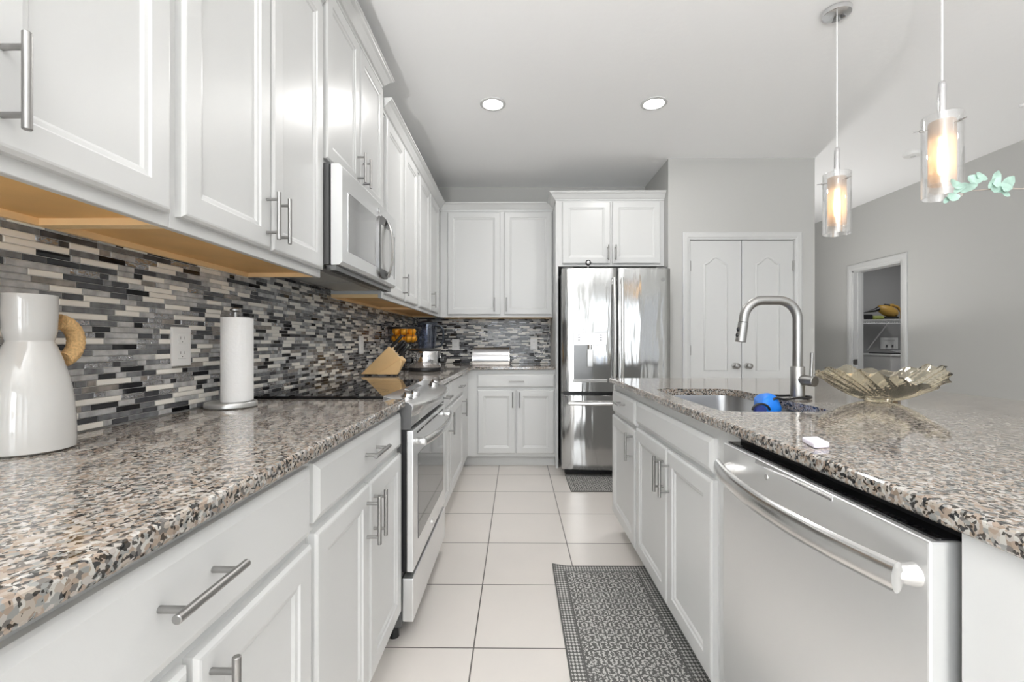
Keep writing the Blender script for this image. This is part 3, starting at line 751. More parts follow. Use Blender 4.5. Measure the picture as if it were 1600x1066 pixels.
bm = NB(); box(bm, FXa + 0.03, 3.885, 0.012, FXb - 0.03, 3.95, 0.054); obj('kick_grille', bm, black, t)
for hx, d in ((0.806, ld), (0.871, rd)):
    bm = NB(); pts = []
    for i in range(17):
        s = i / 16; pts.append((hx, fy(hx) - 0.030 - 0.020 * (1 - abs(2 * s - 1) ** 2.5), 0.800 + s * 0.865))
    tube(bm, pts, 0.012, n=14, flat=(0.013, 0.011), up=(0, 1, 0))
    for z in (0.83, 1.635): box(bm, hx - 0.010, fy(hx) - 0.036, z - 0.022, hx + 0.010, fy(hx) + 0.004, z + 0.022, 0.004)
    obj('handle', bm, hsteel, d, smooth=40)
bm = NB(); pts = []
for i in range(21):
    s = i / 20; x = FXa + 0.05 + s * (FXb - FXa - 0.10); pts.append((x, fy(x) - 0.034 - 0.016 * (1 - abs(2 * s - 1) ** 2.5), 0.622))
tube(bm, pts, 0.012, n=14, flat=(0.011, 0.015), up=(0, 0, 1))
for x in (FXa + 0.08, FXb - 0.08): box(bm, x - 0.022, fy(x) - 0.040, 0.610, x + 0.022, fy(x) + 0.004, 0.634, 0.004)
obj('handle', bm, hsteel, fd, smooth=40)
# dispenser
dy = fy(0.61)
bm = NB(); box(bm, 0.470, dy - 0.010, 1.108, 0.750, dy + 0.02, 1.212, 0.003); dp = obj('dispenser', bm, hsteel, ld)
bm = NB()
box(bm, 0.478, dy - 0.004, 0.822, 0.486, dy + 0.008, 1.107); box(bm, 0.736, dy - 0.004, 0.822, 0.744, dy + 0.008, 1.107)
box(bm, 0.4862, dy - 0.0012, 0.822, 0.7358, dy + 0.004, 1.107)
obj('dispenser_recess', bm, dsteel, ld)
bm = NB(); box(bm, 0.468, dy - 0.022, 0.798, 0.752, dy + 0.006, 0.8215, 0.003); obj('drip_tray', bm, hsteel, ld)
bm = NB(); box(bm, 0.585, dy - 0.012, 0.925, 0.635, dy - 0.0012, 1.075, 0.005); cyl(bm, (0.61, dy - 0.010, 1.075), (0.61, dy - 0.010, 1.1075), 0.018, n=16); obj('paddle', bm, hsteel, ld)
for x in (0.508, 0.688):
    for z in (1.185, 1.165, 1.145): bm = NB(); box(bm, x, dy - 0.0108, z, x + 0.022, dy - 0.0099, z + 0.008); obj('button', bm, dsteel, dp)
gy = fy(1.222)
bm = NB(); ring_stack(bm, [[(1.222 + r * math.cos(2 * PI * i / 24), gy - d - 0.001, 1.655 + r * math.sin(2 * PI * i / 24)) for i in range(24)] for r, d in ((0.016, -0.003), (0.016, 0.002), (0.012, 0.002), (0.012, 0.0005))]); obj('badge', bm, dsteel, rd)
for xa in (FXa + 0.012, FXb - 0.10): bm = NB(); box(bm, xa, 3.86, 1.7525, xa + 0.088, 3.96, 1.768, 0.003); obj('hinge_cover', bm, charcoal, t)
# round ornament standing on the fridge
t = thing('round_ornament', 'small round chrome ornament on a stub standing on top of the refrigerator door', 'ornament', (0.600, 3.82, 1.752))
bm = NB(); cyl(bm, (0.600, 3.82, 1.7525), (0.600, 3.82, 1.775), 0.007, n=12); obj('stand', bm, nickel, t)
bm = NB(); sphere(bm, (0.600, 3.82, 1.796), 0.024); obj('ball', bm, chrome, t, smooth=180)
bm = NB(); ring_stack(bm, [[(0.600 + r * math.cos(2 * PI * i / 20), 3.82 - d, 1.796 + r * math.sin(2 * PI * i / 20)) for i in range(20)] for r, d in ((0.022, 0.011), (0.024, 0.013), (0.018, 0.019))]); obj('rim', bm, black, t)

# ------------------------------------------------------------------ island
IX0, IX1, IY0, IY1 = 0.552, 1.840, 0.22, 2.735
def island_seg(name, label, y0, y1):
    t = thing(name, label, 'cabinet', (1.0, (y0 + y1) / 2, 0))
    return t
def island_carcass(t, y0, y1, x1=1.16, top=0.884):
    bm = NB(); box(bm, 0.588, y0 + 0.0006, 0.10, x1, y1 - 0.0006, top); obj('carcass', bm, cab, t)
    bm = NB(); box(bm, 0.650, y0 + 0.0006, 0.0, x1, y1 - 0.0006, 0.0995); obj('toe_kick', bm, cab, t)
t = thing('base_cabinet', 'narrow white island cabinet with one drawer and one door, nearest the refrigerator', 'cabinet', (0.87, 2.46, 0))
island_carcass(t, 2.186, 2.722)
drawer(t, FI, 2.200, 2.712, 0.722, 0.846, (2.44, 0.800)); door(t, FI, 2.200, 2.712, 0.130, 0.702, (2.232, 0.618))
t = thing('base_cabinet', 'white island sink cabinet with a wide false drawer front over two doors with paired handles', 'cabinet', (0.87, 1.75, 0))
island_carcass(t, 1.322, 2.186, top=0.66)
bm = NB(); box(bm, 0.588, 1.3226, 0.66, 0.608, 2.1854, 0.884); obj('front_frame', bm, cab, t)
bm = NB(); box(bm, 1.10, 1.3226, 0.66, 1.16, 2.1854, 0.884); obj('rear_rail', bm, cab, t)
drawer(t, FI, 1.335, 2.176, 0.742, 0.846, name='false_front')
door(t, FI, 1.335, 1.727, 0.130, 0.722, (1.700, 0.618)); door(t, FI, 1.735, 2.176, 0.130, 0.722, (1.768, 0.618))
t = thing('island_panel', 'plain white island body with end panels either side of the dishwasher', 'cabinet', (1.3, 1.2, 0))
bm = NB(); box(bm, 1.162, 0.25, 0.0, 1.50, 2.722, 0.884); obj('back_panel', bm, cab, t)
bm = NB(); box(bm, 0.570, 0.25, 0.0, 1.16, 0.588, 0.884); obj('end_panel', bm, cab, t)
bm = NB(); box(bm, 0.588, 1.198, 0.0, 1.16, 1.3214, 0.884); obj('stile', bm, cab, t)
# dishwasher
DWX = 0.538
t = thing('dishwasher', 'stainless dishwasher with bowed bar handle built into the island', 'dishwasher', (0.85, 0.9, 0))
bm = NB(); box(bm, 0.586, 0.594, 0.10, 1.155, 1.196, 0.880); obj('tub', bm, black, t)
bm = NB(); box(bm, DWX, 0.598, 0.115, 0.5835, 1.190, 0.8655, 0.003); dd = obj('door', bm, steel, t)
bm = NB(); box(bm, DWX + 0.012, 0.602, 0.8658, 0.5855, 1.186, 0.8690); ctl = obj('control_strip', bm, blackglass, dd)
bm = NB(); box(bm, DWX - 0.0012, 0.78, 0.8545, DWX + 0.002, 1.03, 0.8640, 0.0004, 1); obj('badge_strip', bm, chrome, dd)
bm = NB(); ring_stack(bm, [[(DWX + 0.001 - d, 0.985 + r * math.cos(2 * PI * i / 20), 0.836 + r * math.sin(2 * PI * i / 20)) for i in range(20)] for r, d in ((0.006, -0.001), (0.006, 0.0018))]); obj('badge', bm, hsteel, dd)
bm = NB(); pts = []
for i in range(29):
    s = i / 28; y = 0.612 + s * 0.540; e = 1 - abs(2 * s - 1) ** 2.0
    pts.append((DWX - 0.030 - 0.036 * e, y, 0.812))
tube(bm, pts, 0.012, n=16, flat=(0.0105, 0.0215), up=(0, 0, 1))
for y in (0.626, 1.136): cyl(bm, (DWX - 0.034, y, 0.812), (DWX + 0.002, y + (0.008 if y > 0.8 else -0.004), 0.812), 0.009, 0.017, n=14)
obj('handle', bm, hsteel, dd, smooth=40)
bm = NB(); box(bm, 0.650, 0.598, 0.004, 0.68, 1.190, 0.0998); obj('kick_plate', bm, black, t)

# island countertop with sink cut-out
def rrect(x0, x1, y0, y1, r, n=8):
    out = []
    for cx, cy, a in ((x1 - r, y1 - r, 0), (x0 + r, y1 - r, PI / 2), (x0 + r, y0 + r, PI), (x1 - r, y0 + r, 1.5 * PI)):
        for i in range(n + 1):
            t = a + PI / 2 * i / n; out.append((cx + r * math.cos(t), cy + r * math.sin(t)))
    return out
SX0, SX1, SY0, SY1 = 0.626, 0.982, 1.395, 2.095
bm = NB()
def flat_with_hole(z):
    hole = rrect(SX0, SX1, SY0, SY1, 0.07)
    out = [(IX0 + 0.004, IY0), (IX1, IY0), (IX1, IY1), (IX0 + 0.004, IY1)]
    ho = [bm.verts.new((x, y, z)) for x, y in hole]; oo = [bm.verts.new((x, y, z)) for x, y in out]
    ed = [bm.edges.new((l[i], l[(i + 1) % len(l)])) for l in (ho, oo) for i in range(len(l))]
    bmesh.ops.triangle_fill(bm, use_beauty=True, use_dissolve=False, edges=ed)
    return ho, oo
h1, o1 = flat_with_hole(0.915); h0, o0 = flat_with_hole(0.885)
for a, b in ((h0, h1),):
    for i in range(len(a)): j = (i + 1) % len(a); bm.faces.new((a[i], a[j], b[j], b[i]))
# rounded nosing on the outside
for i in range(4):
    j = (i + 1) % 4
    bm.faces.new((o0[i], o0[j], o1[j], o1[i]))
rim = [e for e in bm.edges if all(v in set(o1) | set(o0) for v in e.verts) and abs(e.verts[0].co.z - e.verts[1].co.z) < 1e-5]
bmesh.ops.bevel(bm, geom=rim, offset=0.007, segments=3, affect='EDGES', profile=0.5)
tag(obj('countertop', bm, gran, None, (1.2, 1.5, 0.885)), 'polished speckled granite island countertop with the sink cut into it', 'countertop')
# sink
t = thing('sink', 'undermounted stainless kitchen sink set into the island countertop', 'sink', (0.80, 1.745, 0.68))
bm = NB(); g = 0.004; L = []
for ins, z, r in ((-0.012, 0.8845, 0.082), (-0.004, 0.8845, 0.074), (-0.003, 0.875, 0.073), (0.006, 0.72, 0.065), (0.015, 0.695, 0.056), (0.040, 0.684, 0.04)):
    L.append([(x, y, z) for x, y in rrect(SX0 + ins, SX1 - ins, SY0 + ins, SY1 - ins, r)])
ring_stack(bm, L, cap0=False)
sol = bm
obj('basin', bm, mat('sink_steel', (0.50, 0.50, 0.50), 0.30, 1.0), t, smooth=40)
bm = NB(); lathe(bm, (0.80, 1.745, 0.6845), [(0.045, 0), (0.045, 0.003), (0.03, 0.003), (0.02, 0.001)]); obj('drain', bm, chrome, t, smooth=40)

# faucet
fx, fyy = 1.062, 1.730
t = thing('faucet', 'brushed steel pull-down gooseneck faucet standing beside the island sink', 'faucet', (fx, fyy, 0.915))
bm = NB(); lathe(bm, (fx, fyy, 0.9152), [(0.028, 0), (0.028, 0.004), (0.0245, 0.006), (0.0245, 0.118), (0.0225, 0.121)], 32); obj('base', bm, nickel, t, smooth=40)
bm = NB(); R = 0.072; top = 1.286
p = [(fx, fyy, 1.034), (fx, fyy, 1.12), (fx, fyy, top - R)] + arc((fx - R, fyy, top - R), R, 0, PI / 2, 10)[1:]
ax = 0.932
tilt = math.radians(8)
p += arc((ax, fyy, top - R), R, PI / 2, PI - tilt, 10)
e = Vector(p[-1]); dd_ = Vector((-math.sin(tilt), 0, -math.cos(tilt)))
p += [tuple(e + dd_ * 0.02)]
tube(bm, p, 0.0172, n=20); obj('spout', bm, nickel, t, smooth=40)
e = Vector(p[-1]); e2 = e + dd_ * 0.076
bm = NB(); cyl(bm, e + dd_ * 0.001, e2, 0.0180, 0.0190, n=20, bev=0.0015); sh = obj('spray_head', bm, nickel, t, smooth=40)
for k in (0.028, 0.050):
    c = e + dd_ * k + Vector((-0.0180, -0.004, 0)); bm = NB(); sphere(bm, c, 0.0075, 0.7, 0.9, 1.1, 14, 8); obj('button', bm, black, sh, smooth=180)
a = Vector((fx + 0.006, fyy - 0.012, 0.988)); b_ = Vector((fx + 0.024, fyy - 0.064, 0.984))
bm = NB(); cyl(bm, a, b_, 0.0195, n=28, bev=0.001); lv = obj('lever', bm, nickel, t, smooth=40)
bm = NB(); q = a.lerp(b_, 0.72); cyl(bm, q + Vector((0, 0, 0.016)), q + Vector((0.002, -0.002, 0.104)), 0.006, n=14, bev=0.001); obj('lever_rod', bm, nickel, lv, smooth=40)

# blue caddy strapped to the faucet
t = thing('sponge_caddy', 'blue silicone sponge caddy hanging into the sink by a black strap round the faucet', 'caddy', (0.95, 1.69, 0.915))
bm = NB()
pts = [(0.893, 1.640, 0.895), (0.918, 1.626, 0.927), (0.965, 1.642, 0.921), (1.010, 1.675, 0.921), (1.045, 1.687, 0.922), (1.080, 1.690, 0.922), (1.104, 1.716, 0.922), (1.100, 1.752, 0.922), (1.072, 1.772, 0.922), (1.020, 1.758, 0.922), (0.975, 1.740, 0.924), (0.940, 1.722, 0.912)]
P = [Vector(q) for q in pts]; sm = []
for i in range(len(P) - 1):
    p0, p1, p2, p3 = P[max(i - 1, 0)], P[i], P[i + 1], P[min(i + 2, len(P) - 1)]
    for s in range(6):
        u_ = s / 6; sm.append(0.5 * ((2 * p1) + (p2 - p0) * u_ + (2 * p0 - 5 * p1 + 4 * p2 - p3) * u_ ** 2 + (3 * p1 - p0 - 3 * p2 + p3) * u_ ** 3))
sm.append(P[-1])
tube(bm, sm, 0.0042, n=10)
# loop of strap on the caddy's near end
tube(bm, [(0.862 + 0.030 * math.cos(a_), 1.612, 0.888 + 0.022 * math.sin(a_)) for a_ in [PI * i / 14 for i in range(15)]], 0.004, n=10)
obj('strap', bm, black, t, smooth=180, label='black rubber strap')
bm = NB(); L = []
for k, (cx, cy, cz, rx, rz) in enumerate(((0.893, 1.618, 0.874, 0.010, 0.010), (0.896, 1.622, 0.877, 0.030, 0.032), (0.905, 1.634, 0.881, 0.036, 0.038), (0.916, 1.660, 0.886, 0.036, 0.038), (0.926, 1.700, 0.889, 0.038, 0.036), (0.934, 1.730, 0.888, 0.034, 0.032), (0.938, 1.742, 0.887, 0.015, 0.014))):
    cz += 0.010; rx *= 1.12; rz *= 1.15
    L.append([(cx + rx * math.cos(2 * PI * i / 24) * (1 + 0.06 * math.sin(6 * PI * i / 12 + k)), cy, cz + rz * math.sin(2 * PI * i / 24) * (1 + 0.05 * math.cos(3 * 2 * PI * i / 24 + k))) for i in range(24)])
ring_stack(bm, L); obj('pouch', bm, blue, t, smooth=60)
bm = NB(); cyl(bm, (0.862, 1.611, 0.884), (0.868, 1.640, 0.884), 0.020, n=20, bev=0.004); obj('sponge', bm, dblue, t, smooth=40, label='dark blue sponge end')
# little cleaning pad
bm = NB(); prism(bm, [(0.588, 0.905, 0.9155), (0.626, 0.915, 0.9155), (0.641, 0.975, 0.9155), (0.603, 0.968, 0.9155)], (0, 0, 0.011), 0.003)
tag(obj('cleaning_pad', bm, lilac, None, (0.614, 0.94, 0.9155)), 'small pale lilac cleaning pad lying near the edge of the island countertop', 'sponge')

# glass bowl
bc = (1.305, 1.655, 0.9155)
bm = NB(); n = 256; rows = []
def bowl_pt(a, s, inner):
    flute = math.cos(32 * (a + 0.75 * s))
    r = 0.042 + (0.190 - 0.042) * (s ** 0.78); r *= 1 + (0.026 * flute * min(1, s * 3) if not inner else 0.008 * flute * s)
    wob = 0.020 * math.cos(2 * a - 0.35) * s ** 1.6 + 0.006 * math.cos(16 * a + 12.0 * s) * s ** 3 + 0.012 * math.cos(3 * a + 1.0) * s ** 2
    z = 0.004 + 0.098 * s ** 1.25 + wob
    if inner: r -= 0.007; z += 0.006 * (1 - 0.6 * s)
    return (bc[0] + r * math.cos(a), bc[1] + r * math.sin(a), bc[2] + z)
for k in range(15): rows.append([bowl_pt(2 * PI * i / n, k / 14, False) for i in range(n)])
for k in range(14, -1, -1): rows.append([bowl_pt(2 * PI * i / n, k / 14, True) for i in range(n)])
rows.insert(0, [(bc[0] + 0.040 * math.cos(2 * PI * i / n), bc[1] + 0.040 * math.sin(2 * PI * i / n), bc[2]) for i in range(n)])
ring_stack(bm, rows)
tag(obj('glass_bowl', bm, goldglass, None, bc, smooth=60), 'wide fluted gold-tinted glass bowl with a wavy scalloped rim on the island', 'bowl')

# ------------------------------------------------------------------ pendants and ceiling lights
def pendant(x, y, label):
    t = thing('pendant_lamp', label, 'lamp', (x, y, 1.65), 'island pendants')
    bm = NB(); lathe(bm, (x, y, CZ - 0.026), [(0.052, 0), (0.060, 0.004), (0.062, 0.012), (0.062, 0.0255)], 40); obj('canopy', bm, chrome, t, smooth=40)
    bm = NB(); cyl(bm, (x, y, 2.075), (x, y, CZ - 0.0262), 0.0028, n=10); obj('cord', bm, cordw, t, smooth=60)
    bm = NB(); lathe(bm, (x, y, 1.935), [(0.013, 0), (0.012, 0.01), (0.012, 0.125), (0.009, 0.138), (0.004, 0.142)], 24); lathe(bm, (x, y, 1.868), [(0.020, 0), (0.022, 0.01), (0.022, 0.055), (0.013, 0.0665)], 24); obj('stem', bm, chrome, t, smooth=40)
    bm = NB(); R0 = 0.059; r_ = 0.0555
    L = [(R0, 0.0), (R0, 0.293), (R0 - 0.001, 0.296), (r_ + 0.0005, 0.296), (r_, 0.293), (r_, 0.0)]
    vs_ = [[(x + r * math.cos(2 * PI * i / 48), y + r * math.sin(2 * PI * i / 48), 1.652 + z) for i in range(48)] for r, z in L]
    ring_stack(bm, vs_ + [vs_[0]], False, False); bmesh.ops.remove_doubles(bm, verts=bm.verts, dist=1e-6)
    obj('outer_shade', bm, shadeglass, t, smooth=50, label='clear glass outer cylinder')
    bm = NB(); L = [(0.039, 0.0), (0.039, 0.225), (0.037, 0.228), (0.013, 0.229), (0.013, 0.226), (0.036, 0.224), (0.036, 0.0)]
    vs_ = [[(x + r * math.cos(2 * PI * i / 40), y + r * math.sin(2 * PI * i / 40), 1.700 + z) for i in range(40)] for r, z in L]
    ring_stack(bm, vs_ + [vs_[0]], False, False); bmesh.ops.remove_doubles(bm, verts=bm.verts, dist=1e-6)
    obj('inner_shade', bm, amberm, t, smooth=50, label='amber tinted inner glass cylinder')
    bm = NB(); lathe(bm, (x, y, 1.735), [(0.004, 0), (0.011, 0.006), (0.0135, 0.03), (0.0135, 0.075), (0.011, 0.095), (0.010, 0.132)], 20); obj('bulb', bm, bulbm, t, smooth=50)
    for ang in (2.72, 4.81, 6.91):
        d = Vector((math.cos(ang), math.sin(ang), 0)); bm = NB(); c = Vector((x, y, 1.905)); cyl(bm, c + d * 0.030, c + d * 0.082, 0.0018, n=8); cyl(bm, c + d * 0.0592, c + d * 0.064, 0.005, n=12); obj('pin', bm, nickel, t)
pendant(1.556, 2.225, 'clear glass cylinder pendant lamp hanging farther from the camera, chrome ceiling canopy visible')
pendant(1.545, 1.667, 'larger-looking clear glass cylinder pendant lamp nearer the camera, beside the eucalyptus sprig')

def downlight(x, y, label, power=0.15):
    t = thing('recessed_light', label, 'light', (x, y, CZ - 0.012), 'recessed ceiling lights')
    bm = NB(); lathe(bm, (x, y, CZ - 0.010), [(0.088, 0.0098), (0.086, 0.003), (0.070, 0.0), (0.066, 0.003), (0.066, 0.0098)], 40, False, False); obj('trim_ring', bm, trimp, t, smooth=40)
    bm = NB(); lathe(bm, (x, y, CZ - 0.006), [(0.0655, 0.0), (0.0655, 0.004)], 40); obj('lens', bm, lensm, t)
    a = area('downlight_beam', (0, 0, -0.004), (0, 0, 0), 0.13, 0.13, power, (1.0, 0.98, 0.96), 'DISK'); a.parent = t
downlight(-0.160, 3.069, 'round recessed ceiling light on the left, in front of the far wall cabinets', 5)
downlight(0.925, 3.071, 'round recessed ceiling light on the right, in front of the refrigerator', 6)
for x, y in ((-0.16, 0.95), (0.925, 0.95), (-0.16, -1.1), (0.925, -1.1), (2.8, 0.4), (2.8, -2.0)):  # unseen fixtures added for flatter light; near pair answers highlights on the doors
    downlight(x, y, 'unseen round recessed ceiling light added above and behind the photographer')
# torchiere uplights, unseen and added to bounce fill off the ceiling
def fill_torchiere(x, y, label, power, h=1.0):
    t = thing('fill_lamp', label, 'lamp', (x, y, 0))
    bm = NB(); lathe(bm, (x, y, 0.0), [(0.14, 0), (0.14, 0.02), (0.02, 0.03)], 32); obj('base', bm, nickel, t, smooth=40)
    bm = NB(); cyl(bm, (x, y, 0.03), (x, y, h), 0.012, n=16); obj('pole', bm, nickel, t, smooth=40)
    bm = NB(); lathe(bm, (x, y, h), [(0.02, 0), (0.12, 0.05), (0.20, 0.14), (0.195, 0.14), (0.115, 0.06), (0.02, 0.012)], 40); obj('lamp_shade', bm, white_pl, t, smooth=50)
    a = area('fill_beam', (0, 0, h + 0.10), (PI, 0, 0), 0.16, 0.16, power, (1.0, 0.98, 0.96), 'DISK'); a.parent = t
fill_torchiere(-0.65, -1.5, 'unseen fill lamp with an upward bowl shade, added by the left window', 135)
fill_torchiere(2.85, 5.0, 'unseen fill lamp with an upward bowl shade, added in the hall behind the pantry', 9, 0.9)
l = bpy.data.lights.new('laundry_fill_light', 'AREA'); l.shape = 'DISK'; l.size = 0.25; l.energy = 5  # unseen light added to brighten the dark laundry closet
lo = bpy.data.objects.new('laundry_fill_light', l); lo.location = (4.9, 5.3, 2.42); COL.objects.link(lo)
# smoke detector, small ceiling sprinkler
t = thing('smoke_detector', 'white round smoke detector on the ceiling behind the nearer pendant lamp', 'detector', (3.36, 3.89, CZ - 0.035))
bm = NB(); lathe(bm, (3.36, 3.89, CZ - 0.034), [(0.045, 0), (0.062, 0.006), (0.068, 0.018), (0.068, 0.0335)], 36); obj('housing', bm, white_pl, t, smooth=40)
bm = NB(); lathe(bm, (3.36, 3.89, CZ - 0.037), [(0.018, 0), (0.020, 0.0028)], 24); obj('test_button', bm, trimp, t)
bm = NB(); lathe(bm, (3.42, 3.11, CZ - 0.02), [(0.008, 0), (0.014, 0.004), (0.016, 0.0195)], 20)
tag(obj('ceiling_cap', bm, white_pl, None, (3.42, 3.11, CZ - 0.02), smooth=40), 'tiny white cap on the ceiling near the right edge of the photo', 'ceiling cap')

# ------------------------------------------------------------------ things on the left counter
vc = (-0.946, 0.876, 0.9155)
t = thing('vase', 'white glazed ceramic vase with a tan rope ring handle on the left countertop', 'vase', vc)
bm = NB(); lathe(bm, vc, [(0.060, 0.0), (0.066, 0.004), (0.0670, 0.02), (0.0660, 0.06), (0.0630, 0.10), (0.0570, 0.14), (0.0475, 0.175), (0.0395, 0.200), (0.0345, 0.2115), (0.0340, 0.2135), (0.0350, 0.2155), (0.0385, 0.232), (0.0398, 0.26), (0.0400, 0.300), (0.0395, 0.303), (0.0375, 0.301), (0.0365, 0.26), (0.034, 0.235), (0.030, 0.21), (0.030, 0.205)], 64)
obj('body', bm, ceramic, t, smooth=50)
bm = NB(); c = Vector((vc[0] + 0.004, vc[1] + 0.050, vc[2] + 0.213)); pts = []; rr = []
for i in range(33):
    a_ = -1.25 + 2.75 * i / 32; pts.append(c + Vector((0.0, 0.038 * math.cos(a_), 0.040 * math.sin(a_)))); rr.append(0.0155 * (1 + 0.05 * math.sin(i * 2.4)))
tube(bm, pts, rr, n=14); obj('handle', bm, rope, t, smooth=60, label='tan rope ring handle')
pc = (-0.936, 1.484, 0.9155)
t = thing('paper_towel_holder', 'white paper towel roll on a round grey holder against the left backsplash', 'paper towel holder', pc)
bm = NB(); lathe(bm, pc, [(0.073, 0), (0.077, 0.003), (0.077, 0.014), (0.074, 0.018), (0.02, 0.018)], 48); obj('base', bm, mat('pewter', (0.52, 0.52, 0.51), 0.3, 0.7), t, smooth=40)
bm = NB(); cyl(bm, (pc[0] + 0.014, pc[1], 0.9336), (pc[0] + 0.014, pc[1], 1.226), 0.006, n=16); lathe(bm, (pc[0] + 0.014, pc[1], 1.226), [(0.010, 0), (0.016, 0.004), (0.016, 0.010), (0.009, 0.014)], 20); obj('post', bm, nickel, t, smooth=40)
bm = NB(); L = []
cx, cy = pc[0] + 0.014, pc[1]
prof = []
for i in range(60):
    a_ = 2 * PI * i / 60; prof.append((0.0425 * math.cos(a_), 0.0425 * math.sin(a_)))
ring_stack(bm, [[(cx + px, cy + py, z) for px, py in prof] for z in (0.9345, 1.208)] + [[(cx + px * 0.45, cy + py * 0.45, z) for px, py in prof] for z in (1.2085, 1.19)])
rl = obj('roll', bm, paper, t, smooth=40)
bm = NB(); prism(bm, [(cx + 0.0430 * math.cos(a_), cy + 0.0430 * math.sin(a_), 0.936) for a_ in [-0.6 + 0.3 * k for k in range(9)]] + [(cx + 0.012, cy + 0.050, 0.936), (cx + 0.036, cy + 0.042, 0.936), (cx + 0.047, cy + 0.010, 0.936)], (0, 0, 0.270)); obj('loose_sheet', bm, paper, rl, smooth=40)

def outlet_x(y, z, label, w=0.078, h=0.118):
    x = WX + 0.009
    t = thing('power_outlet', label, 'outlet', (x, y, z), 'outlets on the backsplash')
    bm = NB(); box(bm, x - 0.002, y - w / 2, z - h / 2, x + 0.005, y + w / 2, z + h / 2, 0.0025); obj('cover_plate', bm, white_pl, t)
    for dz in (-0.0225, 0.0225):
        bm = NB(); box(bm, x + 0.0045, y - 0.017, z + dz - 0.0145, x + 0.0065, y + 0.017, z + dz + 0.0145, 0.001, 1); s_ = obj('socket', bm, white_pl, t)
        bm = NB(); box(bm, x + 0.0062, y - 0.008, z + dz - 0.001, x + 0.0068, y - 0.006, z + dz + 0.008); box(bm, x + 0.0062, y + 0.006, z + dz - 0.001, x + 0.0068, y + 0.008, z + dz + 0.008); cyl(bm, (x + 0.0062, y, z + dz - 0.008), (x + 0.0068, y, z + dz - 0.008), 0.002, n=10); obj('slots', bm, charcoal, s_)
outlet_x(1.372, 1.114, 'white double outlet on the left backsplash between the vase and the paper towels')
outlet_x(2.98, 1.113, 'white outlet on the left backsplash above the knife block')
def plate_y(x, z, label, plug=False):
    y = BY - 0.009
    t = thing('power_outlet', label, 'outlet', (x, y, z), 'outlets on the backsplash')
    bm = NB(); box(bm, x - 0.038, y - 0.005, z - 0.058, x + 0.038, y + 0.002, z + 0.058, 0.0025); obj('cover_plate', bm, white_pl, t)
    bm = NB(); box(bm, x - 0.017, y - 0.0065, z - 0.034, x + 0.017, y - 0.0045, z + 0.034, 0.001, 1); obj('socket', bm, white_pl, t)
    bm = NB()
    for dz in (-0.0225, 0.0225):
        box(bm, x - 0.008, y - 0.0068, z + dz, x - 0.006, y - 0.0062, z + dz + 0.008); box(bm, x + 0.006, y - 0.0068, z + dz, x + 0.008, y - 0.0062, z + dz + 0.008)
    obj('slots', bm, charcoal, t)
plate_y(-0.630, 1.107, 'white outlet on the far backsplash left of the stainless bread box')
plate_y(0.180, 1.107, 'white outlet on the far backsplash right of the bread box with a charger plugged in')
t = thing('charger', 'white plug charger with a thin white cord in the far wall outlet', 'charger', (0.18, BY - 0.03, 1.09))
bm = NB(); box(bm, 0.160, BY - 0.046, 1.060, 0.200, BY - 0.0158, 1.106, 0.004); obj('plug', bm, white_pl, t)
bm = NB(); P = [Vector(p) for p in ((0.180, BY - 0.032, 1.062), (0.182, BY - 0.032, 1.02), (0.20, BY - 0.030, 0.985), (0.235, BY - 0.030, 0.99), (0.275, BY - 0.03, 1.05), (0.32, BY - 0.03, 1.15), (0.338, BY - 0.03, 1.25), (0.342, BY - 0.03, 1.36))]
sm = []
for i in range(len(P) - 1):
    p0, p1, p2, p3 = P[max(i - 1, 0)], P[i], P[i + 1], P[min(i + 2, len(P) - 1)]
    for s in range(6):
        u_ = s / 6; sm.append(0.5 * ((2 * p1) + (p2 - p0) * u_ + (2 * p0 - 5 * p1 + 4 * p2 - p3) * u_ ** 2 + (3 * p1 - p0 - 3 * p2 + p3) * u_ ** 3))
tube(bm, sm, 0.0028, n=8); obj('cord', bm, white_pl, t, smooth=60)

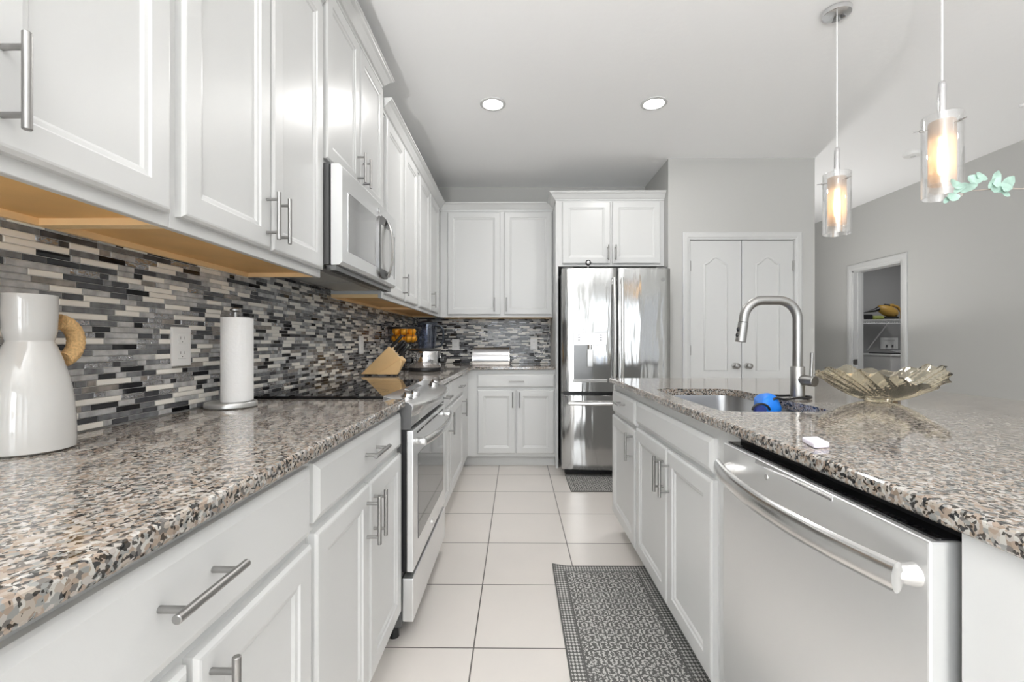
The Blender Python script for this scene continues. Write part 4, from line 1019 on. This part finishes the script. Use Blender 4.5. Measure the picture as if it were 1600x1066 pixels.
# knife block
t = thing('knife_block', 'slanted light beech knife block full of black-handled knives beyond the range', 'knife block', (-0.86, 2.93, 0.915))
bm = NB()
prism(bm, [(-0.992, 2.885, 0.925), (-0.772, 2.885, 0.925), (-0.722, 2.885, 1.012), (-0.812, 2.885, 1.104)], (0, 0.095, 0), 0.004)
obj('block', bm, blockwood, t)
bm = NB(); prism(bm, [(-0.880, 2.880, 0.925), (-0.752, 2.880, 0.925), (-0.726, 2.880, 0.986), (-0.735, 2.880, 1.026)], (0, -0.014, 0), 0.003); obj('steak_block', bm, blockwood, t)
bm = NB()
for x in (-0.97, -0.79):
    for y in (2.90, 2.965): box(bm, x, y, 0.9152, x + 0.02, y + 0.015, 0.9252)
obj('feet', bm, black, t)
kd = Vector((0.69, 0, 0.72)).normalized(); kn = 0
for (sx_, off, ln, r_) in ((0.012, 0.012, 0.105, 0.010), (0.034, 0.030, 0.085, 0.008), (0.056, 0.016, 0.075, 0.008), (0.072, 0.034, 0.085, 0.008), (0.090, 0.012, 0.060, 0.007), (0.034, 0.070, 0.085, 0.008), (0.060, 0.066, 0.075, 0.008), (0.088, 0.060, 0.090, 0.007)):
    base = Vector((-0.812, 2.885, 1.104)) + Vector((0.0901, 0, -0.092)).normalized() * sx_ + Vector((0, off, 0)) - kd * 0.03
    k_ = thing('kitchen_knife', 'black-handled kitchen knife slotted in the knife block', 'knife', base, 'knives in the block')
    bm = NB(); bl = base + kd * 0.031
    u_, w_ = Vector((0, 1, 0)), kd.cross(Vector((0, 1, 0)))
    prism(bm, [base - w_ * 0.007 - u_ * 0.0008, base + w_ * 0.007 - u_ * 0.0008, bl + kd * 0.004 + w_ * 0.007 - u_ * 0.0008, bl + kd * 0.004 - w_ * 0.007 - u_ * 0.0008], u_ * 0.0016); obj('blade', bm, chrome, k_)
    bm = NB(); tube(bm, [bl + kd * (ln * s) for s in (0.03, 0.1, 0.5, 0.85, 1.0)], [r_ * 0.8, r_, r_ * 0.9, r_ * 1.1, r_ * 0.8], n=12, flat=None); obj('handle', bm, black, k_, smooth=40)

# two-tier wire fruit stand
sx_, sy_ = -0.885, 3.580
t = thing('fruit_stand', 'black wire pedestal fruit basket holding oranges in the far corner', 'fruit stand', (sx_, sy_, 0.915))
def wire_basket(z, r, h, name):
    bm = NB()
    for q, zz in ((r, z + h), (r * 0.93, z + h * 0.45), (r * 0.72, z), (r * 0.4, z - 0.001)):
        tube(bm, [(sx_ + q * math.cos(2 * PI * i / 40), sy_ + q * math.sin(2 * PI * i / 40), zz) for i in range(40)], 0.0045 if q == r else 0.0022, n=8, closed=True)
    for i in range(16):
        a_ = 2 * PI * i / 16; ca, sa = math.cos(a_), math.sin(a_)
        tube(bm, [(sx_ + q * ca, sy_ + q * sa, zz) for q, zz in ((r, z + h), (r * 0.93, z + h * 0.45), (r * 0.72, z), (0.005, z))], 0.0018, n=6)
    return obj(name, bm, black, t, smooth=60)
wire_basket(1.124, 0.128, 0.121, 'upper_basket')
bm = NB(); ring_stack(bm, [[(sx_ + q * math.cos(2 * PI * i / 48), sy_ + q * math.sin(2 * PI * i / 48), z) for i in range(48)] for q, z in ((0.127, 1.233), (0.130, 1.233), (0.131, 1.247), (0.127, 1.247), (0.127, 1.233))], False, False); obj('rim_band', bm, black, t, smooth=40)
bm = NB(); lathe(bm, (sx_, sy_, 1.066), [(0.012, 0), (0.055, 0.002), (0.074, 0.016), (0.072, 0.016), (0.053, 0.0045), (0.012, 0.0035)], 36, False, False); obj('lower_tray', bm, black, t, smooth=40)
bm = NB(); cyl(bm, (sx_, sy_, 0.9255), (sx_, sy_, 1.125), 0.006, n=12); obj('post', bm, black, t, smooth=60)
bm = NB(); lathe(bm, (sx_, sy_, 0.9155), [(0.044, 0), (0.045, 0.003), (0.040, 0.008), (0.008, 0.011)], 32); obj('base', bm, black, t, smooth=40)
op = []
for i in range(6): a_ = 2 * PI * i / 6 + 0.2; op.append((0.068 * math.cos(a_), 0.068 * math.sin(a_), 1.1600))
for i in range(6): a_ = 2 * PI * i / 6 + 0.72; op.append((0.067 * math.cos(a_), 0.067 * math.sin(a_), 1.2170))
src = None
for i, (dx, dy_, z) in enumerate(op):
    if src is None:
        bm = NB(); sphere(bm, (0, 0, 0), 0.0328, 1, 1, 0.96, 24, 14); o = obj('orange', bm, orange, None, (0, 0, 0), smooth=180); src = o
        bm = NB(); cyl(bm, (0, 0, 0.0308), (0, 0, 0.033), 0.003, n=8); st_ = obj('stem', bm, stemm, o); 
    else:
        o = src.copy(); COL.objects.link(o); c_ = st_.copy(); c_.parent = o; COL.objects.link(c_)
    o.location = (sx_ + dx, sy_ + dy_, z); o.rotation_euler = (random.uniform(-0.6, 0.6), random.uniform(-0.6, 0.6), 0)
    tag(o, 'ripe orange piled in the black wire fruit basket', 'orange', 'oranges in the fruit stand')
for i in range(5):
    a_ = 2 * PI * i / 5 - 0.5
    bm = NB(); c = (sx_ + 0.040 * math.cos(a_), sy_ + 0.040 * math.sin(a_), 1.0915); lathe(bm, c, [(0.006, -0.0195), (0.017, -0.015), (0.021, -0.004), (0.018, 0.008), (0.008, 0.016), (0.003, 0.024)], 18); o = obj('garlic_bulb', bm, onion, None, c, smooth=60)
    tag(o, 'pale garlic bulb in the small tray under the orange basket', 'garlic', 'garlic under the fruit basket')

# slow cooker / pot
pcx, pcy = -0.688, 3.415
t = thing('slow_cooker', 'round stainless slow cooker with black base, rim and side handles in the far corner', 'cooker', (pcx, pcy, 0.915))
bm = NB(); lathe(bm, (pcx, pcy, 0.9155), [(0.112, 0), (0.122, 0.004), (0.124, 0.018), (0.120, 0.026)], 48); obj('base', bm, black, t, smooth=40)
bm = NB(); lathe(bm, (pcx, pcy, 0.942), [(0.118, 0), (0.120, 0.004), (0.120, 0.118), (0.117, 0.124)], 48); obj('body', bm, chrome, t, smooth=40)
bm = NB(); lathe(bm, (pcx, pcy, 1.066), [(0.121, 0), (0.124, 0.003), (0.124, 0.008), (0.115, 0.012), (0.06, 0.018), (0.012, 0.020)], 48); obj('lid', bm, black, t, smooth=40)
for s, rot in ((1, 0.0), (-1, 0.55)):
    cr_, sr_ = math.cos(rot), math.sin(rot)
    bm = NB(); tube(bm, [(pcx + s * (x_ * cr_ - y_ * sr_), pcy + s * (x_ * sr_ + y_ * cr_), 0.995) for x_, y_ in ((0.117, -0.035), (0.146, -0.03), (0.153, 0.0), (0.146, 0.03), (0.117, 0.035))], 0.011, n=10, flat=(0.010, 0.020), up=(0, 0, 1)); obj('side_handle', bm, black, t, smooth=50)
# blender
bx_, by_ = -0.845, 4.285
t = thing('blender', 'blender with smoky clear jug and black handle behind the slow cooker', 'blender', (bx_, by_, 0.915))
bm = NB(); lathe(bm, (bx_, by_, 0.9155), [(0.095, 0), (0.098, 0.006), (0.088, 0.06), (0.072, 0.11), (0.070, 0.118)], 32); obj('motor_base', bm, black, t, smooth=40)
bm = NB(); lathe(bm, (bx_, by_, 1.036), [(0.066, 0), (0.070, 0.01), (0.088, 0.14), (0.096, 0.265), (0.093, 0.265), (0.085, 0.14), (0.066, 0.014), (0.02, 0.012)], 40); obj('jug', bm, smoke, t, smooth=50)
bm = NB(); lathe(bm, (bx_, by_, 1.3015), [(0.098, 0), (0.099, 0.014), (0.07, 0.018), (0.045, 0.030), (0.040, 0.032)], 40); obj('lid', bm, mat('slate_plastic', (0.05, 0.06, 0.075), 0.35), t, smooth=40)
bm = NB(); tube(bm, [(bx_ + x_, by_ - 0.03, z) for x_, z in ((0.086, 1.285), (0.135, 1.28), (0.160, 1.25), (0.160, 1.15), (0.140, 1.10), (0.082, 1.085))], 0.011, n=10, flat=(0.010, 0.014), up=(0, 1, 0)); obj('handle', bm, mat('slate_handle', (0.04, 0.05, 0.065), 0.3), t, smooth=50)
# bread box
t = thing('bread_box', 'low stainless bread box with rolled lid on the far counter', 'bread box', (-0.245, 4.42, 0.915))
x0, x1 = -0.420, -0.070
bm = NB(); box(bm, x0 - 0.002, 4.285, 0.916, x1 + 0.008, 4.53, 0.948, 0.004); obj('base', bm, mat('bronze_steel', (0.34, 0.31, 0.28), 0.3, 1.0), t)
bm = NB(); prof = [(4.292, 0.9485), (4.290, 0.955)]
for i in range(13):
    a_ = PI - (PI / 2) * i / 12; prof.append((4.395 + 0.105 * math.cos(a_), 0.970 + 0.112 * math.sin(a_)))
prof += [(4.50, 1.082), (4.515, 1.07), (4.515, 0.9485)]
bsteel = mat('bread_box_steel', (0.52, 0.52, 0.53), 0.36, 1.0)
ring_stack(bm, [[(x, y, z) for y, z in prof] for x in (x0 + 0.012, x1 - 0.006)]); obj('lid', bm, bsteel, t, smooth=30)
for xa in (x0 + 0.0015, x1 - 0.0055):
    bm = NB(); ring_stack(bm, [[(x, 4.40 + (y - 4.40) * 1.03, 0.9485 + (z - 0.9485) * 1.02) for y, z in prof] for x in (xa, xa + 0.010)]); obj('end_cap', bm, hsteel, t)
bm = NB()
for xa in (x0 - 0.004, x1 + 0.0): box(bm, xa, 4.335, 1.055, xa + 0.014, 4.36, 1.085, 0.002)
obj('hinge_tab', bm, black, t)

# ------------------------------------------------------------------ floor mats
def floor_mat(x0, x1, y0, y1, border, label, curl=0.0):
    bm = NB(); nx, ny = 24, 60; top = []; h = 0.008
    def z(x, y):
        d = math.hypot(x - x0, y - y1); return curl * max(0, 1 - d / 0.10) ** 2
    T_ = [[bm.verts.new((x0 + (x1 - x0) * i / nx, y0 + (y1 - y0) * j / ny, h + z(x0 + (x1 - x0) * i / nx, y0 + (y1 - y0) * j / ny))) for j in range(ny + 1)] for i in range(nx + 1)]
    B_ = [[bm.verts.new((v.co.x, v.co.y, v.co.z - h + 0.0006)) for v in r] for r in T_]
    for i in range(nx):
        for j in range(ny):
            bm.faces.new((T_[i][j], T_[i + 1][j], T_[i + 1][j + 1], T_[i][j + 1])); bm.faces.new((B_[i][j], B_[i][j + 1], B_[i + 1][j + 1], B_[i + 1][j]))
    for i in range(nx):
        for j in (0, ny): bm.faces.new((T_[i][j], T_[i + 1][j], B_[i + 1][j], B_[i][j]))
    for j in range(ny):
        for i in (0, nx): bm.faces.new((T_[i][j], T_[i][j + 1], B_[i][j + 1], B_[i][j]))
    o = obj('floor_mat', bm, matweave('mat_weave', x0, x1, y0, y1, border), None, ((x0 + x1) / 2, (y0 + y1) / 2, 0), smooth=60)
    return tag(o, label, 'mat', 'charcoal floor mats')
floor_mat(0.180, 0.645, 0.95, 2.285, 0.058, 'long charcoal woven runner mat with pale flecks in front of the sink cabinet', 0.012)
floor_mat(0.412, 1.10, 3.440, 3.865, 0.040, 'small charcoal woven mat on the tiles in front of the refrigerator')

# ------------------------------------------------------------------ laundry room things
SZ = 1.425; SY_ = 5.98
t = thing('wire_shelf', 'white wire shelf with a diagonal brace inside the laundry room', 'shelf', (5.0, 6.2, SZ))
bm = NB(); X0, X1 = RX + 0.125, CX1 - 0.005
for y, z in ((SY_, SZ), (SY_, SZ - 0.045), (6.16, SZ), (CY1 - 0.006, SZ)): tube(bm, [(X0, y, z), (X1, y, z)], 0.0045, n=6)
n_ = 72
for i in range(n_ + 1):
    x = X0 + (X1 - X0) * i / n_; tube(bm, [(x, CY1 - 0.006, SZ + 0.003), (x, SY_, SZ + 0.003), (x, SY_ - 0.002, SZ - 0.045)], 0.002, n=5)
obj('rack', bm, wireshelf, t)
bm = NB(); tube(bm, [(4.85, SY_, SZ - 0.04), (4.85, CY1 - 0.006, SZ - 0.40)], 0.008, n=8); obj('brace', bm, wireshelf, t)
# hand steam cleaner
t = thing('steam_cleaner', 'mustard and black handheld steam cleaner with a pointed nozzle on the laundry shelf', 'steam cleaner', (5.05, 6.1, SZ + 0.005))
yb = 6.08; zb = SZ + 0.026
bm = NB(); L = []
for x, z, ry, rz in ((4.790, zb + 0.135, 0.02, 0.02), (4.810, zb + 0.13, 0.045, 0.045), (4.880, zb + 0.105, 0.062, 0.072), (4.960, zb + 0.085, 0.062, 0.076), (5.020, zb + 0.07, 0.050, 0.055), (5.040, zb + 0.066, 0.02, 0.02)):
    L.append([(x, yb + ry * math.cos(2 * PI * i / 20), z + rz * math.sin(2 * PI * i / 20)) for i in range(20)])
ring_stack(bm, L); obj('body', bm, yellow, t, smooth=60)
bm = NB(); tube(bm, [(4.805, yb, zb + 0.130), (4.75, yb, zb + 0.105), (4.60, yb, zb + 0.075)], [0.030, 0.022, 0.006], n=14); cyl(bm, (4.880, yb, zb + 0.170), (4.940, yb, zb + 0.166), 0.020, n=14); obj('nozzle', bm, black, t, smooth=50)
bm = NB(); tube(bm, [(4.920, yb, zb + 0.165), (4.980, yb, zb + 0.176), (5.050, yb, zb + 0.15), (5.095, yb, zb + 0.09), (5.105, yb, zb + 0.030), (5.100, yb, zb + 0.004)], [0.016, 0.018, 0.018, 0.016, 0.018, 0.020], n=12); obj('handle', bm, yellow, t, smooth=60)
bm = NB(); box(bm, 4.860, yb - 0.045, zb - 0.005, 5.030, yb + 0.045, zb + 0.022, 0.006); obj('foot', bm, black, t)
bm = NB(); box(bm, 4.40, 6.02, SZ + 0.006, 4.682, 6.20, SZ + 0.075, 0.01); tag(obj('storage_box', bm, black, None, (4.55, 6.1, SZ + 0.006)), 'flat black box at the left end of the laundry shelf', 'box')
bm = NB(); box(bm, 4.690, 6.02, SZ + 0.006, 4.838, 6.20, SZ + 0.058, 0.022, 3); tag(obj('folded_cloth', bm, green, None, (4.81, 6.1, SZ + 0.006), smooth=40), 'olive green bundle beside the black box on the laundry shelf', 'cloth')
# washer
t = thing('washing_machine', 'white top-loading washing machine in the laundry room', 'washer', (5.1, 5.9, 0))
wx0, wx1, wy0, wy1 = 4.62, 5.30, 5.66, 6.27
bm = NB(); box(bm, wx0, wy0, 0.015, wx1, wy1, 0.955, 0.012); cb = obj('cabinet', bm, washer_w, t)
bm = NB(); box(bm, wx0 - 0.008, wy0 - 0.008, 0.9555, wx1 + 0.008, wy1, 0.985, 0.01); obj('top', bm, washer_w, t)
bm = NB(); box(bm, wx0 + 0.09, wy0 + 0.03, 0.9855, wx1 - 0.09, wy1 - 0.13, 0.998, 0.006); obj('lid', bm, blackglass, t, label='dark glass lid')
bm = NB()
for x in (wx0 + 0.06, wx1 - 0.06):
    for y in (wy0 + 0.06, wy1 - 0.06): cyl(bm, (x, y, 0.0), (x, y, 0.0155), 0.02, n=10)
obj('feet', bm, black, t)
t = thing('drying_rack', 'small white wire rack lying on top of the washing machine', 'rack', (5.05, 5.85, 0.998))
bm = NB(); tube(bm, [(4.80, 5.72, 1.005), (5.16, 5.72, 1.005), (5.20, 6.05, 1.025), (4.92, 6.05, 1.025)], 0.005, n=8, closed=True); tube(bm, [(4.84, 5.83, 1.012), (5.175, 5.83, 1.012)], 0.003, n=6); tube(bm, [(4.88, 5.94, 1.018), (5.185, 5.94, 1.018)], 0.003, n=6); obj('frame', bm, wireshelf, t, smooth=60)
t = thing('washer_outlet_box', 'white recessed water outlet box on the laundry wall above the washing machine', 'outlet box', (5.17, CY1, 1.1))
bm = NB(); 
for a0_, a1_, b0_, b1_ in ((5.03, 5.065, 1.04, 1.20), (5.235, 5.27, 1.04, 1.20), (5.065, 5.235, 1.165, 1.20), (5.065, 5.235, 1.04, 1.06)): box(bm, a0_, CY1 - 0.012, b0_, a1_, CY1 - 0.001, b1_)
obj('surround', bm, white_pl, t)
bm = NB(); box(bm, 5.065, CY1 - 0.003, 1.06, 5.235, CY1 - 0.001, 1.165); obj('back_plate', bm, white_pl, t)
bm = NB()
for x in (5.11, 5.19): cyl(bm, (x, CY1 - 0.02, 1.062), (x, CY1 - 0.02, 1.10), 0.010, n=10)
obj('valve', bm, charcoal, t)

# ------------------------------------------------------------------ eucalyptus stem reaching in from a floor vase off to the right
ex, ey = 2.28, 1.50
t = thing('eucalyptus_branch', 'pale green eucalyptus sprig reaching in from the right beside the nearer pendant lamp', 'branch', (ex, ey, 0.55))
def at(px, py, Y):
    return Vector(((px - 807) / 711 * Y, Y, 1.125 + (536 - py) / 711 * Y))
bm = NB(); P = [at(1472, 306, 1.44), at(1497, 302, 1.45), at(1530, 299, 1.46), at(1570, 297, 1.47), at(1620, 299, 1.48), Vector((2.02, 1.49, 1.60)), Vector((2.22, 1.50, 1.42)), Vector((ex, ey, 1.05)), Vector((ex, ey, 0.58))]
tube(bm, P, [0.0012, 0.0014, 0.0016, 0.0018, 0.002, 0.003, 0.004, 0.005, 0.005], n=8); obj('stem', bm, stemm, t, smooth=60)
lc = [(1484, 291, 22, -12, 30), (1492, 296, 16, 35, -20), (1504, 296, 18, 18, -30), (1513, 284, 24, 12, 20), (1524, 279, 16, -25, 10), (1480, 311, 20, 8, 25), (1473, 314, 12, 40, -10), (1548, 284, 20, 80, 10), (1553, 296, 22, -10, -20), (1564, 292, 24, 50, 15), (1545, 300, 14, 20, 30), (1560, 303, 16, -35, 20), (1540, 289, 12, 70, -30)]
for px, py, sz, ang, tl in lc:
    Y = 1.44 + (px - 1472) * 0.0003 - 0.008; c = at(px, py, Y); h_ = sz / 711 * Y * 0.68
    a_ = math.radians(ang); u_ = Vector((math.cos(a_), math.sin(math.radians(tl)) * 0.6, math.sin(a_))).normalized(); w_ = Vector((-math.sin(a_), math.sin(math.radians(tl)) * 0.5, math.cos(a_))).normalized()
    nn = u_.cross(w_).normalized(); bm = NB(); L = []
    for k in range(7):
        s = -1 + 2 * k / 6; wd = 0.50 * h_ * math.sqrt(max(0.02, 1 - abs(s) ** 2.2)); cc = c + u_ * (s * h_) + nn * (0.25 * h_ * s * s)
        L.append([cc - w_ * wd + nn * 0.2 * wd, cc - nn * 0.0006, cc + w_ * wd + nn * 0.2 * wd, cc + nn * 0.0006])
    ring_stack(bm, L); obj('leaf', bm, leaf, t, smooth=60)
t = thing('floor_vase', 'tall grey stoneware floor vase holding the eucalyptus branch', 'vase', (ex, ey, 0))
bm = NB(); lathe(bm, (ex, ey, 0.0), [(0.10, 0), (0.12, 0.01), (0.15, 0.2), (0.14, 0.45), (0.07, 0.68), (0.06, 0.78), (0.072, 0.82), (0.064, 0.82), (0.05, 0.76), (0.055, 0.66), (0.11, 0.45), (0.11, 0.1), (0.05, 0.06)], 40); obj('body', bm, terr, t, smooth=50)
